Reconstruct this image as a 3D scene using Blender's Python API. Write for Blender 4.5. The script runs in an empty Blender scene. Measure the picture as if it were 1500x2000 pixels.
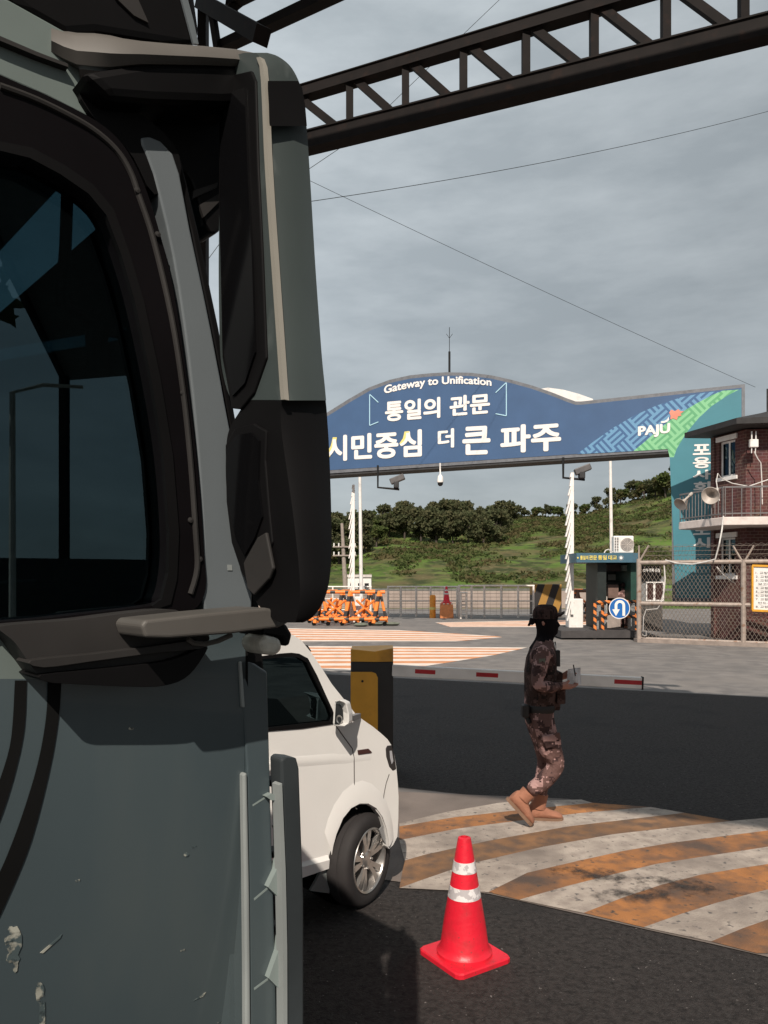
import bpy, bmesh, math, random
from mathutils import Vector, Matrix, noise as mnoise
from mathutils.geometry import tessellate_polygon
R = math.radians
rnd = random.Random(7)
scene = bpy.context.scene
COL = scene.collection

# ------------------------------------------------------------------ camera, sky, sun, exposure
F, CX, HY, CAMZ = 1500.0, 750.0, 1130.0, 2.0          # focal length and horizon measured on the photograph
cam_d = bpy.data.cameras.new('camera'); cam = bpy.data.objects.new('camera', cam_d); COL.objects.link(cam)
cam.location = (0, 0, CAMZ); cam.rotation_euler = (R(90), 0, 0)
cam_d.sensor_fit = 'VERTICAL'; cam_d.sensor_height = 36; cam_d.lens = 27
cam_d.shift_y = 0.065; cam_d.clip_start = 0.05; cam_d.clip_end = 5000
scene.camera = cam

SUN_EL, SUN_TRAVEL = 42.0, Vector((0.10, 0.995, 0))   # direction in which the light travels over the ground
az = math.atan2(-SUN_TRAVEL.x, -SUN_TRAVEL.y)          # compass bearing of the sun itself, from +Y
sd = bpy.data.lights.new('sun', 'SUN'); sun = bpy.data.objects.new('sun', sd); COL.objects.link(sun)
sd.energy = 4.9; sd.angle = R(0.5); sd.color = (1.0, 0.90, 0.79)
trav = Vector((SUN_TRAVEL.x*math.cos(R(SUN_EL)), SUN_TRAVEL.y*math.cos(R(SUN_EL)), -math.sin(R(SUN_EL)))).normalized()
sun.rotation_euler = trav.to_track_quat('-Z', 'Y').to_euler(); sun.location = (-8, -20, 30)

world = bpy.data.worlds.new('World'); scene.world = world; world.use_nodes = True
nt = world.node_tree; nt.nodes.clear()
wo = nt.nodes.new('ShaderNodeOutputWorld'); wb = nt.nodes.new('ShaderNodeBackground')
sky = nt.nodes.new('ShaderNodeTexSky'); sky.sky_type = 'NISHITA'; sky.sun_disc = False
sky.sun_elevation = R(SUN_EL); sky.sun_rotation = az; sky.air_density = 1.0; sky.dust_density = 2.0; sky.altitude = 30
tc = nt.nodes.new('ShaderNodeTexCoord'); mp = nt.nodes.new('ShaderNodeMapping'); mp.inputs['Scale'].default_value = (1.0, 1.0, 3.4)
mp.inputs['Rotation'].default_value = (R(10), R(7), 0)
cn = nt.nodes.new('ShaderNodeTexNoise'); cn.inputs['Scale'].default_value = 5.0; cn.inputs['Detail'].default_value = 7; cn.inputs['Roughness'].default_value = 0.58
cr = nt.nodes.new('ShaderNodeValToRGB')
cr.color_ramp.elements[0].position = 0.36; cr.color_ramp.elements[0].color = (3.15, 3.48, 3.62, 1)
cr.color_ramp.elements[1].position = 0.68; cr.color_ramp.elements[1].color = (4.3, 4.66, 4.80, 1)
mx = nt.nodes.new('ShaderNodeMix'); mx.data_type = 'RGBA'; mx.inputs[0].default_value = 0.88
nt.links.new(tc.outputs['Generated'], mp.inputs[0]); nt.links.new(mp.outputs[0], cn.inputs['Vector'])
nt.links.new(cn.outputs['Fac'], cr.inputs[0])
nt.links.new(sky.outputs[0], mx.inputs[6]); nt.links.new(cr.outputs[0], mx.inputs[7])
# thinner, brighter cloud towards the upper left
sp_ = nt.nodes.new('ShaderNodeVectorMath'); sp_.operation = 'DOT_PRODUCT'; sp_.inputs[1].default_value = (-0.75, 0.25, 1.0); nt.links.new(tc.outputs['Generated'], sp_.inputs[0])
mr_ = nt.nodes.new('ShaderNodeMapRange'); mr_.inputs[1].default_value = 0.25; mr_.inputs[2].default_value = 1.15; mr_.inputs[3].default_value = 1.02; mr_.inputs[4].default_value = 1.75; nt.links.new(sp_.outputs['Value'], mr_.inputs[0])
sm2 = nt.nodes.new('ShaderNodeVectorMath'); sm2.operation = 'SCALE'; nt.links.new(mx.outputs[2], sm2.inputs[0]); nt.links.new(mr_.outputs[0], sm2.inputs['Scale'])
nt.links.new(sm2.outputs[0], wb.inputs[0]); wb.inputs[1].default_value = 0.10
nt.links.new(wb.outputs[0], wo.inputs[0])
scene.view_settings.view_transform = 'Standard'; scene.view_settings.look = 'None'
scene.view_settings.exposure = 0.0; scene.view_settings.gamma = 1
scene.render.engine = 'CYCLES'; scene.cycles.max_bounces = 6; scene.cycles.use_denoising = True

# ------------------------------------------------------------------ measuring: a pixel of the photograph to a point at a known distance or in a known plane
def U(px, py, Y): return Vector(((px-CX)*Y/F, Y, CAMZ-(py-HY)*Y/F))
def G(px, py, z=0.0):
    Y = (CAMZ-z)*F/(py-HY); return Vector(((px-CX)*Y/F, Y, z))
def PL(px, py, Y0, m): return U(px, py, Y0/(1-m*(px-CX)/F))

# ------------------------------------------------------------------ materials
def mat(name, col, rough=0.6, metal=0.0, var=0.18, scale=6.0, bump=0.0, bscale=60.0, spec=0.5, col2=None, thr=(0.45, 0.6), dirt=None, dscale=3.0, dthr=(0.55, 0.75), stretch=None, coat=0.0, grit=None, gscale=120, gthr=(0.70, 0.73)):
    m = bpy.data.materials.new(name); m.use_nodes = True; n = m.node_tree; b = n.nodes['Principled BSDF']
    b.inputs['Roughness'].default_value = rough; b.inputs['Metallic'].default_value = metal
    b.inputs['Specular IOR Level'].default_value = spec
    b.inputs['Coat Weight'].default_value = coat
    t = n.nodes.new('ShaderNodeTexCoord'); src = t.outputs['Object']
    if stretch:
        mm = n.nodes.new('ShaderNodeMapping'); mm.inputs['Scale'].default_value = stretch; n.links.new(src, mm.inputs[0]); src = mm.outputs[0]
    def noise(sc, det=6):
        q = n.nodes.new('ShaderNodeTexNoise'); q.inputs['Scale'].default_value = sc; q.inputs['Detail'].default_value = det; n.links.new(src, q.inputs['Vector']); return q.outputs['Fac']
    def ramp(f, a, ca, bb, cb):
        r = n.nodes.new('ShaderNodeValToRGB'); e = r.color_ramp.elements
        e[0].position = a; e[0].color = (*ca, 1); e[1].position = bb; e[1].color = (*cb, 1); n.links.new(f, r.inputs[0]); return r.outputs[0]
    c = Vector(col)
    out = ramp(noise(scale), 0.3, tuple(c*(1-var)), 0.7, tuple(c*(1+var)))
    if col2 is not None:
        f = ramp(noise(scale*1.7), thr[0], (0, 0, 0), thr[1], (1, 1, 1))
        k = n.nodes.new('ShaderNodeMix'); k.data_type = 'RGBA'; n.links.new(f, k.inputs[0]); n.links.new(out, k.inputs[6]); k.inputs[7].default_value = (*col2, 1); out = k.outputs[2]
    if dirt is not None:
        f = ramp(noise(dscale, 10), dthr[0], (0, 0, 0), dthr[1], (1, 1, 1))
        k = n.nodes.new('ShaderNodeMix'); k.data_type = 'RGBA'; n.links.new(f, k.inputs[0]); n.links.new(out, k.inputs[6]); k.inputs[7].default_value = (*dirt, 1); out = k.outputs[2]
    if grit is not None:
        f = ramp(noise(gscale, 2), gthr[0], (0, 0, 0), gthr[1], (1, 1, 1))
        k = n.nodes.new('ShaderNodeMix'); k.data_type = 'RGBA'; n.links.new(f, k.inputs[0]); n.links.new(out, k.inputs[6]); k.inputs[7].default_value = (*grit, 1); out = k.outputs[2]
    n.links.new(out, b.inputs['Base Color'])
    if bump:
        bp = n.nodes.new('ShaderNodeBump'); bp.inputs['Strength'].default_value = bump; bp.inputs['Distance'].default_value = 0.02
        n.links.new(noise(bscale, 4), bp.inputs['Height']); n.links.new(bp.outputs[0], b.inputs['Normal'])
    return m

def glass(name, tint=(0.05, 0.07, 0.08), ior=1.6, rough=0.02, refl=1.0):
    m = bpy.data.materials.new(name); m.use_nodes = True; n = m.node_tree; n.nodes.clear()
    o = n.nodes.new('ShaderNodeOutputMaterial'); t = n.nodes.new('ShaderNodeBsdfTransparent'); g = n.nodes.new('ShaderNodeBsdfGlossy')
    fr = n.nodes.new('ShaderNodeFresnel'); fr.inputs['IOR'].default_value = ior; mxs = n.nodes.new('ShaderNodeMixShader')
    t.inputs[0].default_value = (*tint, 1); g.inputs['Roughness'].default_value = rough; g.inputs[0].default_value = (refl*0.60, refl*0.90, refl*1.0, 1)
    n.links.new(fr.outputs[0], mxs.inputs[0]); n.links.new(t.outputs[0], mxs.inputs[1]); n.links.new(g.outputs[0], mxs.inputs[2]); n.links.new(mxs.outputs[0], o.inputs[0])
    return m

def leaf_mat(name, col, col2, scale):
    m = mat(name, col, 0.85, var=0.4, scale=scale, col2=col2, spec=0.1); n = m.node_tree; b = n.nodes['Principled BSDF']; o = n.nodes['Material Output']
    t = n.nodes.new('ShaderNodeBsdfTranslucent'); k = n.nodes.new('ShaderNodeMixShader'); k.inputs[0].default_value = 0.4
    n.links.new(b.inputs['Base Color'].links[0].from_socket, t.inputs['Color']); n.links.new(b.outputs[0], k.inputs[1]); n.links.new(t.outputs[0], k.inputs[2]); n.links.new(k.outputs[0], o.inputs[0]); return m

def brick_mat(name, c1, c2, mortar):
    m = bpy.data.materials.new(name); m.use_nodes = True; n = m.node_tree; b = n.nodes['Principled BSDF']; b.inputs['Roughness'].default_value = 0.85
    uv = n.nodes.new('ShaderNodeUVMap'); uv.uv_map = 'wall'
    br = n.nodes.new('ShaderNodeTexBrick'); br.inputs['Scale'].default_value = 1.0
    br.inputs['Color1'].default_value = (*c1, 1); br.inputs['Color2'].default_value = (*c2, 1); br.inputs['Mortar'].default_value = (*mortar, 1)
    br.inputs['Brick Width'].default_value = 0.24; br.inputs['Row Height'].default_value = 0.10; br.inputs['Mortar Size'].default_value = 0.009; br.inputs['Bias'].default_value = -0.1
    n.links.new(uv.outputs[0], br.inputs['Vector'])
    q = n.nodes.new('ShaderNodeTexNoise'); q.inputs['Scale'].default_value = 2.5; q.inputs['Detail'].default_value = 8
    t = n.nodes.new('ShaderNodeTexCoord'); n.links.new(t.outputs['Object'], q.inputs['Vector'])
    k = n.nodes.new('ShaderNodeMix'); k.data_type = 'RGBA'; k.blend_type = 'MULTIPLY'; k.inputs[0].default_value = 0.5
    n.links.new(br.outputs['Color'], k.inputs[6]); n.links.new(q.outputs['Color'], k.inputs[7]); n.links.new(k.outputs[2], b.inputs['Base Color'])
    bp = n.nodes.new('ShaderNodeBump'); bp.inputs['Strength'].default_value = 0.6; bp.inputs['Distance'].default_value = 0.01; bp.invert = True
    n.links.new(br.outputs['Fac'], bp.inputs['Height']); n.links.new(bp.outputs[0], b.inputs['Normal'])
    return m

def stripe_mat(name, c1, c2, freq, vec=(0, 0, 1), rough=0.55, duty=0.5):
    """hazard stripes printed along a direction of the object"""
    m = bpy.data.materials.new(name); m.use_nodes = True; n = m.node_tree; b = n.nodes['Principled BSDF']; b.inputs['Roughness'].default_value = rough
    t = n.nodes.new('ShaderNodeTexCoord'); d = n.nodes.new('ShaderNodeVectorMath'); d.operation = 'DOT_PRODUCT'; d.inputs[1].default_value = vec
    n.links.new(t.outputs['Object'], d.inputs[0])
    mu = n.nodes.new('ShaderNodeMath'); mu.operation = 'MULTIPLY'; mu.inputs[1].default_value = freq
    fr = n.nodes.new('ShaderNodeMath'); fr.operation = 'FRACT'; gt = n.nodes.new('ShaderNodeMath'); gt.operation = 'GREATER_THAN'; gt.inputs[1].default_value = duty
    n.links.new(d.outputs['Value'], mu.inputs[0]); n.links.new(mu.outputs[0], fr.inputs[0]); n.links.new(fr.outputs[0], gt.inputs[0])
    k = n.nodes.new('ShaderNodeMix'); k.data_type = 'RGBA'; k.inputs[6].default_value = (*c1, 1); k.inputs[7].default_value = (*c2, 1)
    n.links.new(gt.outputs[0], k.inputs[0]); n.links.new(k.outputs[2], b.inputs['Base Color'])
    return m

def lattice_mat(name, ca, cb, ux, uz, cell):
    """printed fretwork: square cells of lines, the lines of every other cell turned by a quarter"""
    m = bpy.data.materials.new(name); m.use_nodes = True; n = m.node_tree; b = n.nodes['Principled BSDF']; b.inputs['Roughness'].default_value = 0.5
    t = n.nodes.new('ShaderNodeTexCoord')
    def dot(v):
        d = n.nodes.new('ShaderNodeVectorMath'); d.operation = 'DOT_PRODUCT'; d.inputs[1].default_value = v; n.links.new(t.outputs['Object'], d.inputs[0]); return d.outputs['Value']
    def mth(op, a, v=None, bb=None):
        q = n.nodes.new('ShaderNodeMath'); q.operation = op; n.links.new(a, q.inputs[0])
        if v is not None: q.inputs[1].default_value = v
        if bb is not None: n.links.new(bb, q.inputs[1])
        return q.outputs[0]
    x = mth('MULTIPLY', dot(ux), 1/cell); z = mth('MULTIPLY', dot(uz), 1/cell)
    par = mth('MODULO', mth('ADD', mth('FLOOR', x), None, mth('FLOOR', z)), 2.0)
    par = mth('GREATER_THAN', mth('ABSOLUTE', par), 0.5)
    lx = mth('GREATER_THAN', mth('FRACT', mth('MULTIPLY', x, 3.0)), 0.45)
    lz = mth('GREATER_THAN', mth('FRACT', mth('MULTIPLY', z, 3.0)), 0.45)
    k0 = n.nodes.new('ShaderNodeMix'); n.links.new(par, k0.inputs[0]); n.links.new(lx, k0.inputs[2]); n.links.new(lz, k0.inputs[3])
    k = n.nodes.new('ShaderNodeMix'); k.data_type = 'RGBA'; k.inputs[6].default_value = (*ca, 1); k.inputs[7].default_value = (*cb, 1)
    n.links.new(k0.outputs[0], k.inputs[0]); n.links.new(k.outputs[2], b.inputs['Base Color'])
    return m

# ------------------------------------------------------------------ mesh building
class MB:
    def __init__(self): self.v = []; self.f = []; self.mi = []; self.cur = 0
    def add(self, vs, fs):
        o = len(self.v); self.v += [Vector(v) for v in vs]; self.f += [[i+o for i in f] for f in fs]; self.mi += [self.cur]*len(fs); return self
    def box(self, c, s, ax=None):
        c = Vector(c); X, Y, Z = ax if ax else (Vector((1, 0, 0)), Vector((0, 1, 0)), Vector((0, 0, 1)))
        vs = [c+X*(s[0]/2*a)+Y*(s[1]/2*b)+Z*(s[2]/2*d) for a in (-1, 1) for b in (-1, 1) for d in (-1, 1)]
        return self.add(vs, [[0, 1, 3, 2], [4, 6, 7, 5], [0, 4, 5, 1], [2, 3, 7, 6], [0, 2, 6, 4], [1, 5, 7, 3]])
    def prism(self, pts, ext, caps=True):
        pts = [Vector(p) for p in pts]; ext = Vector(ext); k = len(pts)
        vs = pts+[p+ext for p in pts]; fs = [[i, (i+1) % k, (i+1) % k+k, i+k] for i in range(k)]
        tri = [list(t) for t in tessellate_polygon([pts])]
        if caps:
            fs += [list(range(k))[::-1], list(range(k, 2*k))] if convex(pts) else [t[::-1] for t in tri]+[[i+k for i in t] for t in tri]
        return self.add(vs, fs)
    def panel(self, outer, holes, ext):
        loops = [[Vector(p) for p in outer]]+[[Vector(p) for p in h] for h in holes]; ext = Vector(ext)
        flat = [p for l in loops for p in l]; k = len(flat); tri = [list(t) for t in tessellate_polygon(loops)]
        fs = [t[::-1] for t in tri]+[[i+k for i in t] for t in tri]; o = 0
        for l in loops:
            q = len(l); fs += [[o+i, o+(i+1) % q, o+(i+1) % q+k, o+i+k] for i in range(q)]; o += q
        return self.add(flat+[p+ext for p in flat], fs)
    def tube(self, pts, r, n=8, closed=False, caps=True):
        pts = [Vector(p) for p in pts]; k = len(pts); rs = r if isinstance(r, (list, tuple)) else [r]*k
        vs = []; up0 = None
        for i, p in enumerate(pts):
            if closed: d = pts[(i+1) % k]-pts[i-1]
            else: d = pts[min(i+1, k-1)]-pts[max(i-1, 0)]
            d.normalize()
            if up0 is None: up0 = Vector((0, 0, 1)) if abs(d.z) < 0.9 else Vector((1, 0, 0))
            s = d.cross(up0); s.normalize(); u = s.cross(d); up0 = u
            vs += [p+(s*math.cos(2*math.pi*j/n)+u*math.sin(2*math.pi*j/n))*rs[i] for j in range(n)]
        fs = [[i*n+j, i*n+(j+1) % n, ((i+1) % k)*n+(j+1) % n, ((i+1) % k)*n+j] for i in range(k if closed else k-1) for j in range(n)]
        if caps and not closed: fs += [list(range(n))[::-1], [(k-1)*n+j for j in range(n)]]
        return self.add(vs, fs)
    def bar(self, a, b, w, h, up=(0, 0, 1)):
        a, b = Vector(a), Vector(b); d = (b-a); L = d.length; d.normalize(); s = d.cross(Vector(up))
        if s.length < 1e-4: s = d.cross(Vector((0, 1, 0)))
        s.normalize(); u = s.cross(d)
        return self.box((a+b)/2, (L, w, h), (d, s, u))
    def lathe(self, prof, c, axis=(0, 0, 1), n=32):
        c = Vector(c); A = Vector(axis).normalized(); s = A.orthogonal().normalized(); u = A.cross(s); k = len(prof)
        vs = [c+A*z+(s*math.cos(2*math.pi*j/n)+u*math.sin(2*math.pi*j/n))*r for r, z in prof for j in range(n)]
        return self.add(vs, [[i*n+j, i*n+(j+1) % n, (i+1)*n+(j+1) % n, (i+1)*n+j] for i in range(k-1) for j in range(n)])
    def loft(self, rings, cap=True):
        n = len(rings[0]); vs = [p for r in rings for p in r]; k = len(rings)
        fs = [[i*n+j, i*n+(j+1) % n, (i+1)*n+(j+1) % n, (i+1)*n+j] for i in range(k-1) for j in range(n)]
        if cap: fs += [list(range(n))[::-1], [(k-1)*n+j for j in range(n)]]
        return self.add(vs, fs)
    def build(self, name, m, parent=None, smooth=False, bevel=0, seg=2, fix=True):
        me = bpy.data.meshes.new(name); me.from_pydata([tuple(v) for v in self.v], [], self.f)
        ms = m if isinstance(m, (list, tuple)) else [m]
        for q in ms: me.materials.append(q)
        for p, i in zip(me.polygons, self.mi): p.material_index = min(i, len(ms)-1)
        if fix:
            b = bmesh.new(); b.from_mesh(me); bmesh.ops.recalc_face_normals(b, faces=b.faces); b.to_mesh(me); b.free()
        if smooth:
            me.polygons.foreach_set('use_smooth', [True]*len(me.polygons))
            if hasattr(me, 'set_sharp_from_angle'): me.set_sharp_from_angle(angle=R(40))
        o = bpy.data.objects.new(name, me); COL.objects.link(o)
        if bevel:
            q = o.modifiers.new('edge', 'BEVEL'); q.width = bevel; q.segments = seg; q.limit_method = 'ANGLE'; q.angle_limit = R(35)
        if parent is not None: attach(o, parent)
        return o

def smooth_poly(p, n=4, closed=True):
    """a rounded outline through the measured points"""
    k = len(p); out = []
    for i in range(k if closed else k-1):
        a, b, c, d = (p[(i+j) % k] if closed else p[min(max(i+j, 0), k-1)] for j in (-1, 0, 1, 2))
        for q in range(n):
            t = q/n; out.append(tuple(.5*((2*b[e])+(-a[e]+c[e])*t+(2*a[e]-5*b[e]+4*c[e]-d[e])*t*t+(-a[e]+3*b[e]-3*c[e]+d[e])*t**3) for e in (0, 1)))
    return out if closed else out+[tuple(p[-1])]
def convex(p):
    if len(p) < 4: return True
    nrm = Vector((0, 0, 0))
    for i in range(len(p)): nrm += p[i-1].cross(p[i])
    return all((p[i]-p[i-1]).cross(p[(i+1) % len(p)]-p[i]).dot(nrm) >= -1e-9 for i in range(len(p)))
WM = {}
def attach(o, parent):
    o.parent = parent; o.matrix_parent_inverse = WM.get(parent.name, Matrix.Identity(4)).inverted(); WM[o.name] = Matrix.Identity(4)
def tag(o, label=None, cat=None, group=None, kind=None):
    if label: o['label'] = label
    if cat: o['category'] = cat
    if group: o['group'] = group
    if kind: o['kind'] = kind
    return o
def thing(name, loc, label, cat, group=None):
    o = bpy.data.objects.new(name, None); COL.objects.link(o); o.location = loc; o.empty_display_size = 0.1
    WM[o.name] = Matrix.Translation(Vector(loc)); return tag(o, label, cat, group)
def copy_tree(o, parent=None):
    c = o.copy(); COL.objects.link(c)
    if parent is not None: c.parent = parent
    for ch in list(o.children): copy_tree(ch, c)
    return c

def lettering(body, fn, m, parent, name='lettering', bold=0.03):
    """letters as a mesh, fn(u, v) gives the place of a point of the line's own box"""
    c = bpy.data.curves.new('line', 'FONT'); c.body = body; c.resolution_u = 4
    t = bpy.data.objects.new('line', c); COL.objects.link(t)
    me = bpy.data.meshes.new_from_object(t.evaluated_get(bpy.context.evaluated_depsgraph_get()))
    bpy.data.objects.remove(t); bpy.data.curves.remove(c)
    xs = [v.co.x for v in me.vertices]; ys = [v.co.y for v in me.vertices]
    x0, x1, y0, y1 = min(xs), max(xs), min(ys), max(ys)
    # heavier strokes: the outline is laid down several times, each shifted a little and a hair further out
    V_ = [v.co.copy() for v in me.vertices]; F_ = [list(p.vertices) for p in me.polygons]; bpy.data.meshes.remove(me)
    P_ = fn(0, 0); nrm = (fn(1, 0)-P_).cross(fn(0, 1)-P_).normalized(); mb = MB()
    for k, (dx, dy) in enumerate(((0, 0), (1, 0), (-1, 0), (0, 1), (0, -1), (.7, .7), (-.7, .7), (.7, -.7), (-.7, -.7)) if bold else ((0, 0),)):
        mb.add([fn((v.x+dx*bold-x0+bold)/(x1-x0+2*bold), (v.y+dy*bold-y0+bold)/(y1-y0+2*bold))+nrm*(.0006*k) for v in V_], F_)
    me = bpy.data.meshes.new(name); me.from_pydata([tuple(v) for v in mb.v], [], mb.f); me.materials.append(m); o = bpy.data.objects.new(name, me); COL.objects.link(o); attach(o, parent); return o
def quadmap(P, bl, br, tl, tr):
    """box corners given as photo pixels, P lays them into their real plane"""
    a, b, c, d = (P(*q) for q in (bl, br, tl, tr))
    return lambda u, v: (a*(1-u)+b*u)*(1-v)+(c*(1-u)+d*u)*v

# ------------------------------------------------------------------ the materials of the place
M_old_asphalt = mat('old asphalt', (0.17, 0.155, 0.145), 0.9, var=0.22, scale=1.3, bump=0.35, bscale=70, col2=(0.13, 0.12, 0.115), dirt=(0.20, 0.18, 0.165), dscale=0.5, dthr=(0.5, 0.7))
M_new_asphalt_shade = mat('new asphalt and band shade', (0.032, 0.027, 0.0255), 0.85, var=0.55, scale=26, bump=0.8, bscale=150, col2=(0.045, 0.04, 0.038), thr=(0.5, 0.62), dirt=(0.022, 0.020, 0.020), dscale=1.2, spec=0.3, grit=(.22, .2, .19), gscale=48, gthr=(.72, .75))
M_concrete = mat('worn concrete', (0.165, 0.135, 0.118), 0.9, var=0.2, scale=2, bump=0.3, bscale=60, dirt=(0.12, 0.10, 0.09), dscale=1.4)
M_hatch_white = mat('worn white road paint', (0.44, 0.375, 0.32), 0.8, var=0.16, scale=6, bump=0.4, bscale=90, col2=(0.30, 0.25, 0.215), thr=(0.40, 0.70), dirt=(0.17, 0.14, 0.12), dscale=1.0, dthr=(0.47, 0.70), grit=(.10, .09, .085), gscale=22, gthr=(.62, .74))
M_hatch_orange = mat('worn orange road paint', (0.37, 0.155, 0.050), 0.8, var=0.2, scale=5, bump=0.4, bscale=90, col2=(0.20, 0.10, 0.052), thr=(0.44, 0.66), dirt=(0.085, 0.058, 0.045), dscale=1.1, dthr=(0.47, 0.66), grit=(.07, .055, .045), gscale=20, gthr=(.63, .75))
M_far_white = mat('far white road paint', (0.70, 0.60, 0.52), 0.75, var=0.12, scale=3)
M_far_orange = mat('far orange road paint', (0.58, 0.25, 0.115), 0.75, var=0.15, scale=3)
M_grass = mat('hillside grass', (0.088, 0.142, 0.030), 0.95, var=0.4, scale=0.10, col2=(0.105, 0.088, 0.042), thr=(0.42, 0.60), dirt=(0.040, 0.050, 0.020), dscale=0.45, dthr=(0.46, 0.62), spec=0.1, grit=(.13, .12, .06), gscale=1.6, gthr=(.58, .70))
M_steel_shaded = mat('rusty shade-darkened steel', (0.008, 0.0055, 0.005), 0.75, var=0.4, scale=5, spec=0.2, col2=(0.022, 0.011, 0.008), thr=(0.58, 0.78))  # rusty steel, its colour darkened to stand in for shade under the canopy
M_roofing = mat('canopy sheet', (0.12, 0.12, 0.12), 0.8)
M_white = mat('white paint', (0.78, 0.75, 0.72), 0.5, var=0.06, dirt=(0.5, 0.46, 0.42), dscale=2.5, dthr=(0.58, 0.8))
M_black = mat('black plastic', (0.012, 0.012, 0.012), 0.6, spec=0.3)
M_matblack = mat('matt black', (0.006, 0.006, 0.006), 0.9, spec=0.1)
M_galv = mat('weathered galvanised pipe', (0.34, 0.28, 0.24), 0.6, metal=0.2, var=0.2, scale=8, dirt=(0.22, 0.11, 0.06), dscale=6, dthr=(0.58, 0.72))
M_wire = mat('fence wire', (0.22, 0.18, 0.15), 0.6, metal=0.3)
M_rail = mat('painted rail', (0.56, 0.50, 0.45), 0.5, var=0.1)
M_orange = mat('orange enamel', (0.80, 0.20, 0.03), 0.5, var=0.15, scale=4, dirt=(0.45, 0.13, 0.04), dscale=5)
M_enamel_black = mat('black enamel', (0.02, 0.018, 0.018), 0.5)
M_yellow = mat('amber yellow paint', (0.68, 0.33, 0.03), 0.45, var=0.08, dirt=(0.32, 0.15, 0.02), dscale=3)
M_brick = brick_mat('dark red brick', (0.125, 0.042, 0.036), (0.085, 0.030, 0.028), (0.20, 0.13, 0.11))
M_cable = mat('white cable', (0.6, 0.57, 0.54), 0.6)
M_granite = mat('speckled granite', (0.26, 0.27, 0.27), 0.6, var=0.3, scale=40, col2=(0.08, 0.08, 0.085), thr=(0.5, 0.56))
M_foliage_dark = leaf_mat('dark leaves', (0.090, 0.102, 0.050), (0.125, 0.120, 0.062), 0.4)
M_foliage_mid = leaf_mat('olive leaves', (0.088, 0.115, 0.038), (0.125, 0.105, 0.050), 0.22)
M_bark = mat('bark', (0.07, 0.055, 0.045), 0.95)
M_glassdark = glass('dark window glass', (0.10, 0.12, 0.12))

# ------------------------------------------------------------------ ground, road surfaces, markings
def sheet(name, pts, m, z): return tag(MB().add([Vector((p[0], p[1], z)) for p in pts], [list(range(len(pts)))] if convex([Vector((p[0], p[1], 0)) for p in pts]) else [list(t) for t in tessellate_polygon([[Vector((p[0], p[1], 0)) for p in pts]])]).build(name, m, fix=False), kind='structure')
g_ = sheet('ground', [(-900, -200), (900, -200), (900, 1500), (-900, 1500)], M_old_asphalt, 0)
# dark sheet cut to the canopy's shadow band: its colour deepens that shade
U0 = Vector((0.925, -0.38, 0)); V0 = Vector((0.38, 0.925, 0))          # across and along the lanes of the checkpoint
def on(base, s, t): return Vector(base)+U0*s+V0*t
e_far, e_mid = G(770, 1324), G(780, 1548)
sheet('road', [e_far+U0*-16, e_far+U0*16, G(1110, 1563)+U0*14, e_mid+U0*-14], M_new_asphalt_shade, 0.004)
pad_front = [G(600, 1690), G(760, 1722), G(954, 1748), G(1140, 1790), G(1257, 1817), G(1389, 1846), G(1500, 1872)]
d_ = (pad_front[-1]-pad_front[-2]).normalized(); d0 = (pad_front[0]-pad_front[1]).normalized()
pad_front = [pad_front[0]+d0*4]+pad_front+[pad_front[-1]+d_*6]
near = pad_front+[Vector((9, -8, 0)), Vector((-9, -8, 0)), Vector((-9, 6, 0))]
tag(sheet('road', near, M_new_asphalt_shade, 0.0045), kind='structure')
pad = pad_front+[G(1500, 1640)+U0*8, G(1500, 1640), G(1300, 1605), G(1110, 1562), e_mid, e_mid+U0*-5]
sheet('pavement', pad, M_concrete, 0.0085)

bnd = [[(780, 1611), (864, 1590), (984, 1569), (1110, 1565)],
 [(780, 1617), (888, 1599), (1020, 1584), (1134, 1573)],
 [(780, 1644), (900, 1620), (1020, 1605), (1140, 1590), (1248, 1581)],
 [(790, 1684), (810, 1677), (960, 1644), (1110, 1617), (1314, 1593)],
 [(780, 1738), (810, 1727), (912, 1692), (1050, 1659), (1200, 1632), (1404, 1609)],
 [(954, 1746), (1030, 1708), (1110, 1689), (1260, 1656), (1500, 1625)],
 [(1014, 1761), (1140, 1725), (1290, 1689), (1500, 1657)],
 [(1140, 1787), (1260, 1740), (1380, 1709), (1500, 1691)],
 [(1257, 1815), (1350, 1782), (1440, 1755), (1500, 1741)],
 [(1389, 1843), (1440, 1821), (1500, 1800)],
 [(1478, 1866), (1490, 1866), (1500, 1866)]]
def resample(pl, n=14):
    P = [G(*p) for p in pl]; d = (P[-1]-P[-2]).normalized(); P.append(P[-1]+d*(.12 if P[-1].y > 6.2 else 3.5)); out = []
    L = [0]
    for a, b in zip(P, P[1:]): L.append(L[-1]+(b-a).length)
    for k in range(n+1):
        t = L[-1]*k/n; i = 0
        while i < len(P)-2 and L[i+1] < t: i += 1
        out.append(P[i].lerp(P[i+1], (t-L[i])/(L[i+1]-L[i])))
    return out
def strip(A, B, z):
    mb = MB(); n = len(A); mb.add([Vector((p.x, p.y, z)) for p in A]+[Vector((p.x, p.y, z)) for p in B], [[i, i+1, n+i+1, n+i] for i in range(n-1)]); return mb
wh, orr = MB(), MB()
for i in range(len(bnd)-1):
    s = strip(resample(bnd[i]), resample(bnd[i+1]), 0.0125); t = wh if i % 2 == 0 else orr; t.cur = 2 if i == 3 else (i % 2); t.add(s.v, s.f)
n0 = len(wh.f); wh.add(orr.v, orr.f); wh.mi[n0:] = orr.mi
tag(wh.build('road_marking', [M_hatch_white, M_hatch_orange, mat('driven-over brown paint', (.22, .115, .055), .85, var=.25, scale=4, col2=(.12, .075, .05), thr=(.4, .62), dirt=(.36, .15, .045), dscale=.8, dthr=(.52, .66), bump=.3)], fix=False), kind='structure')

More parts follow.
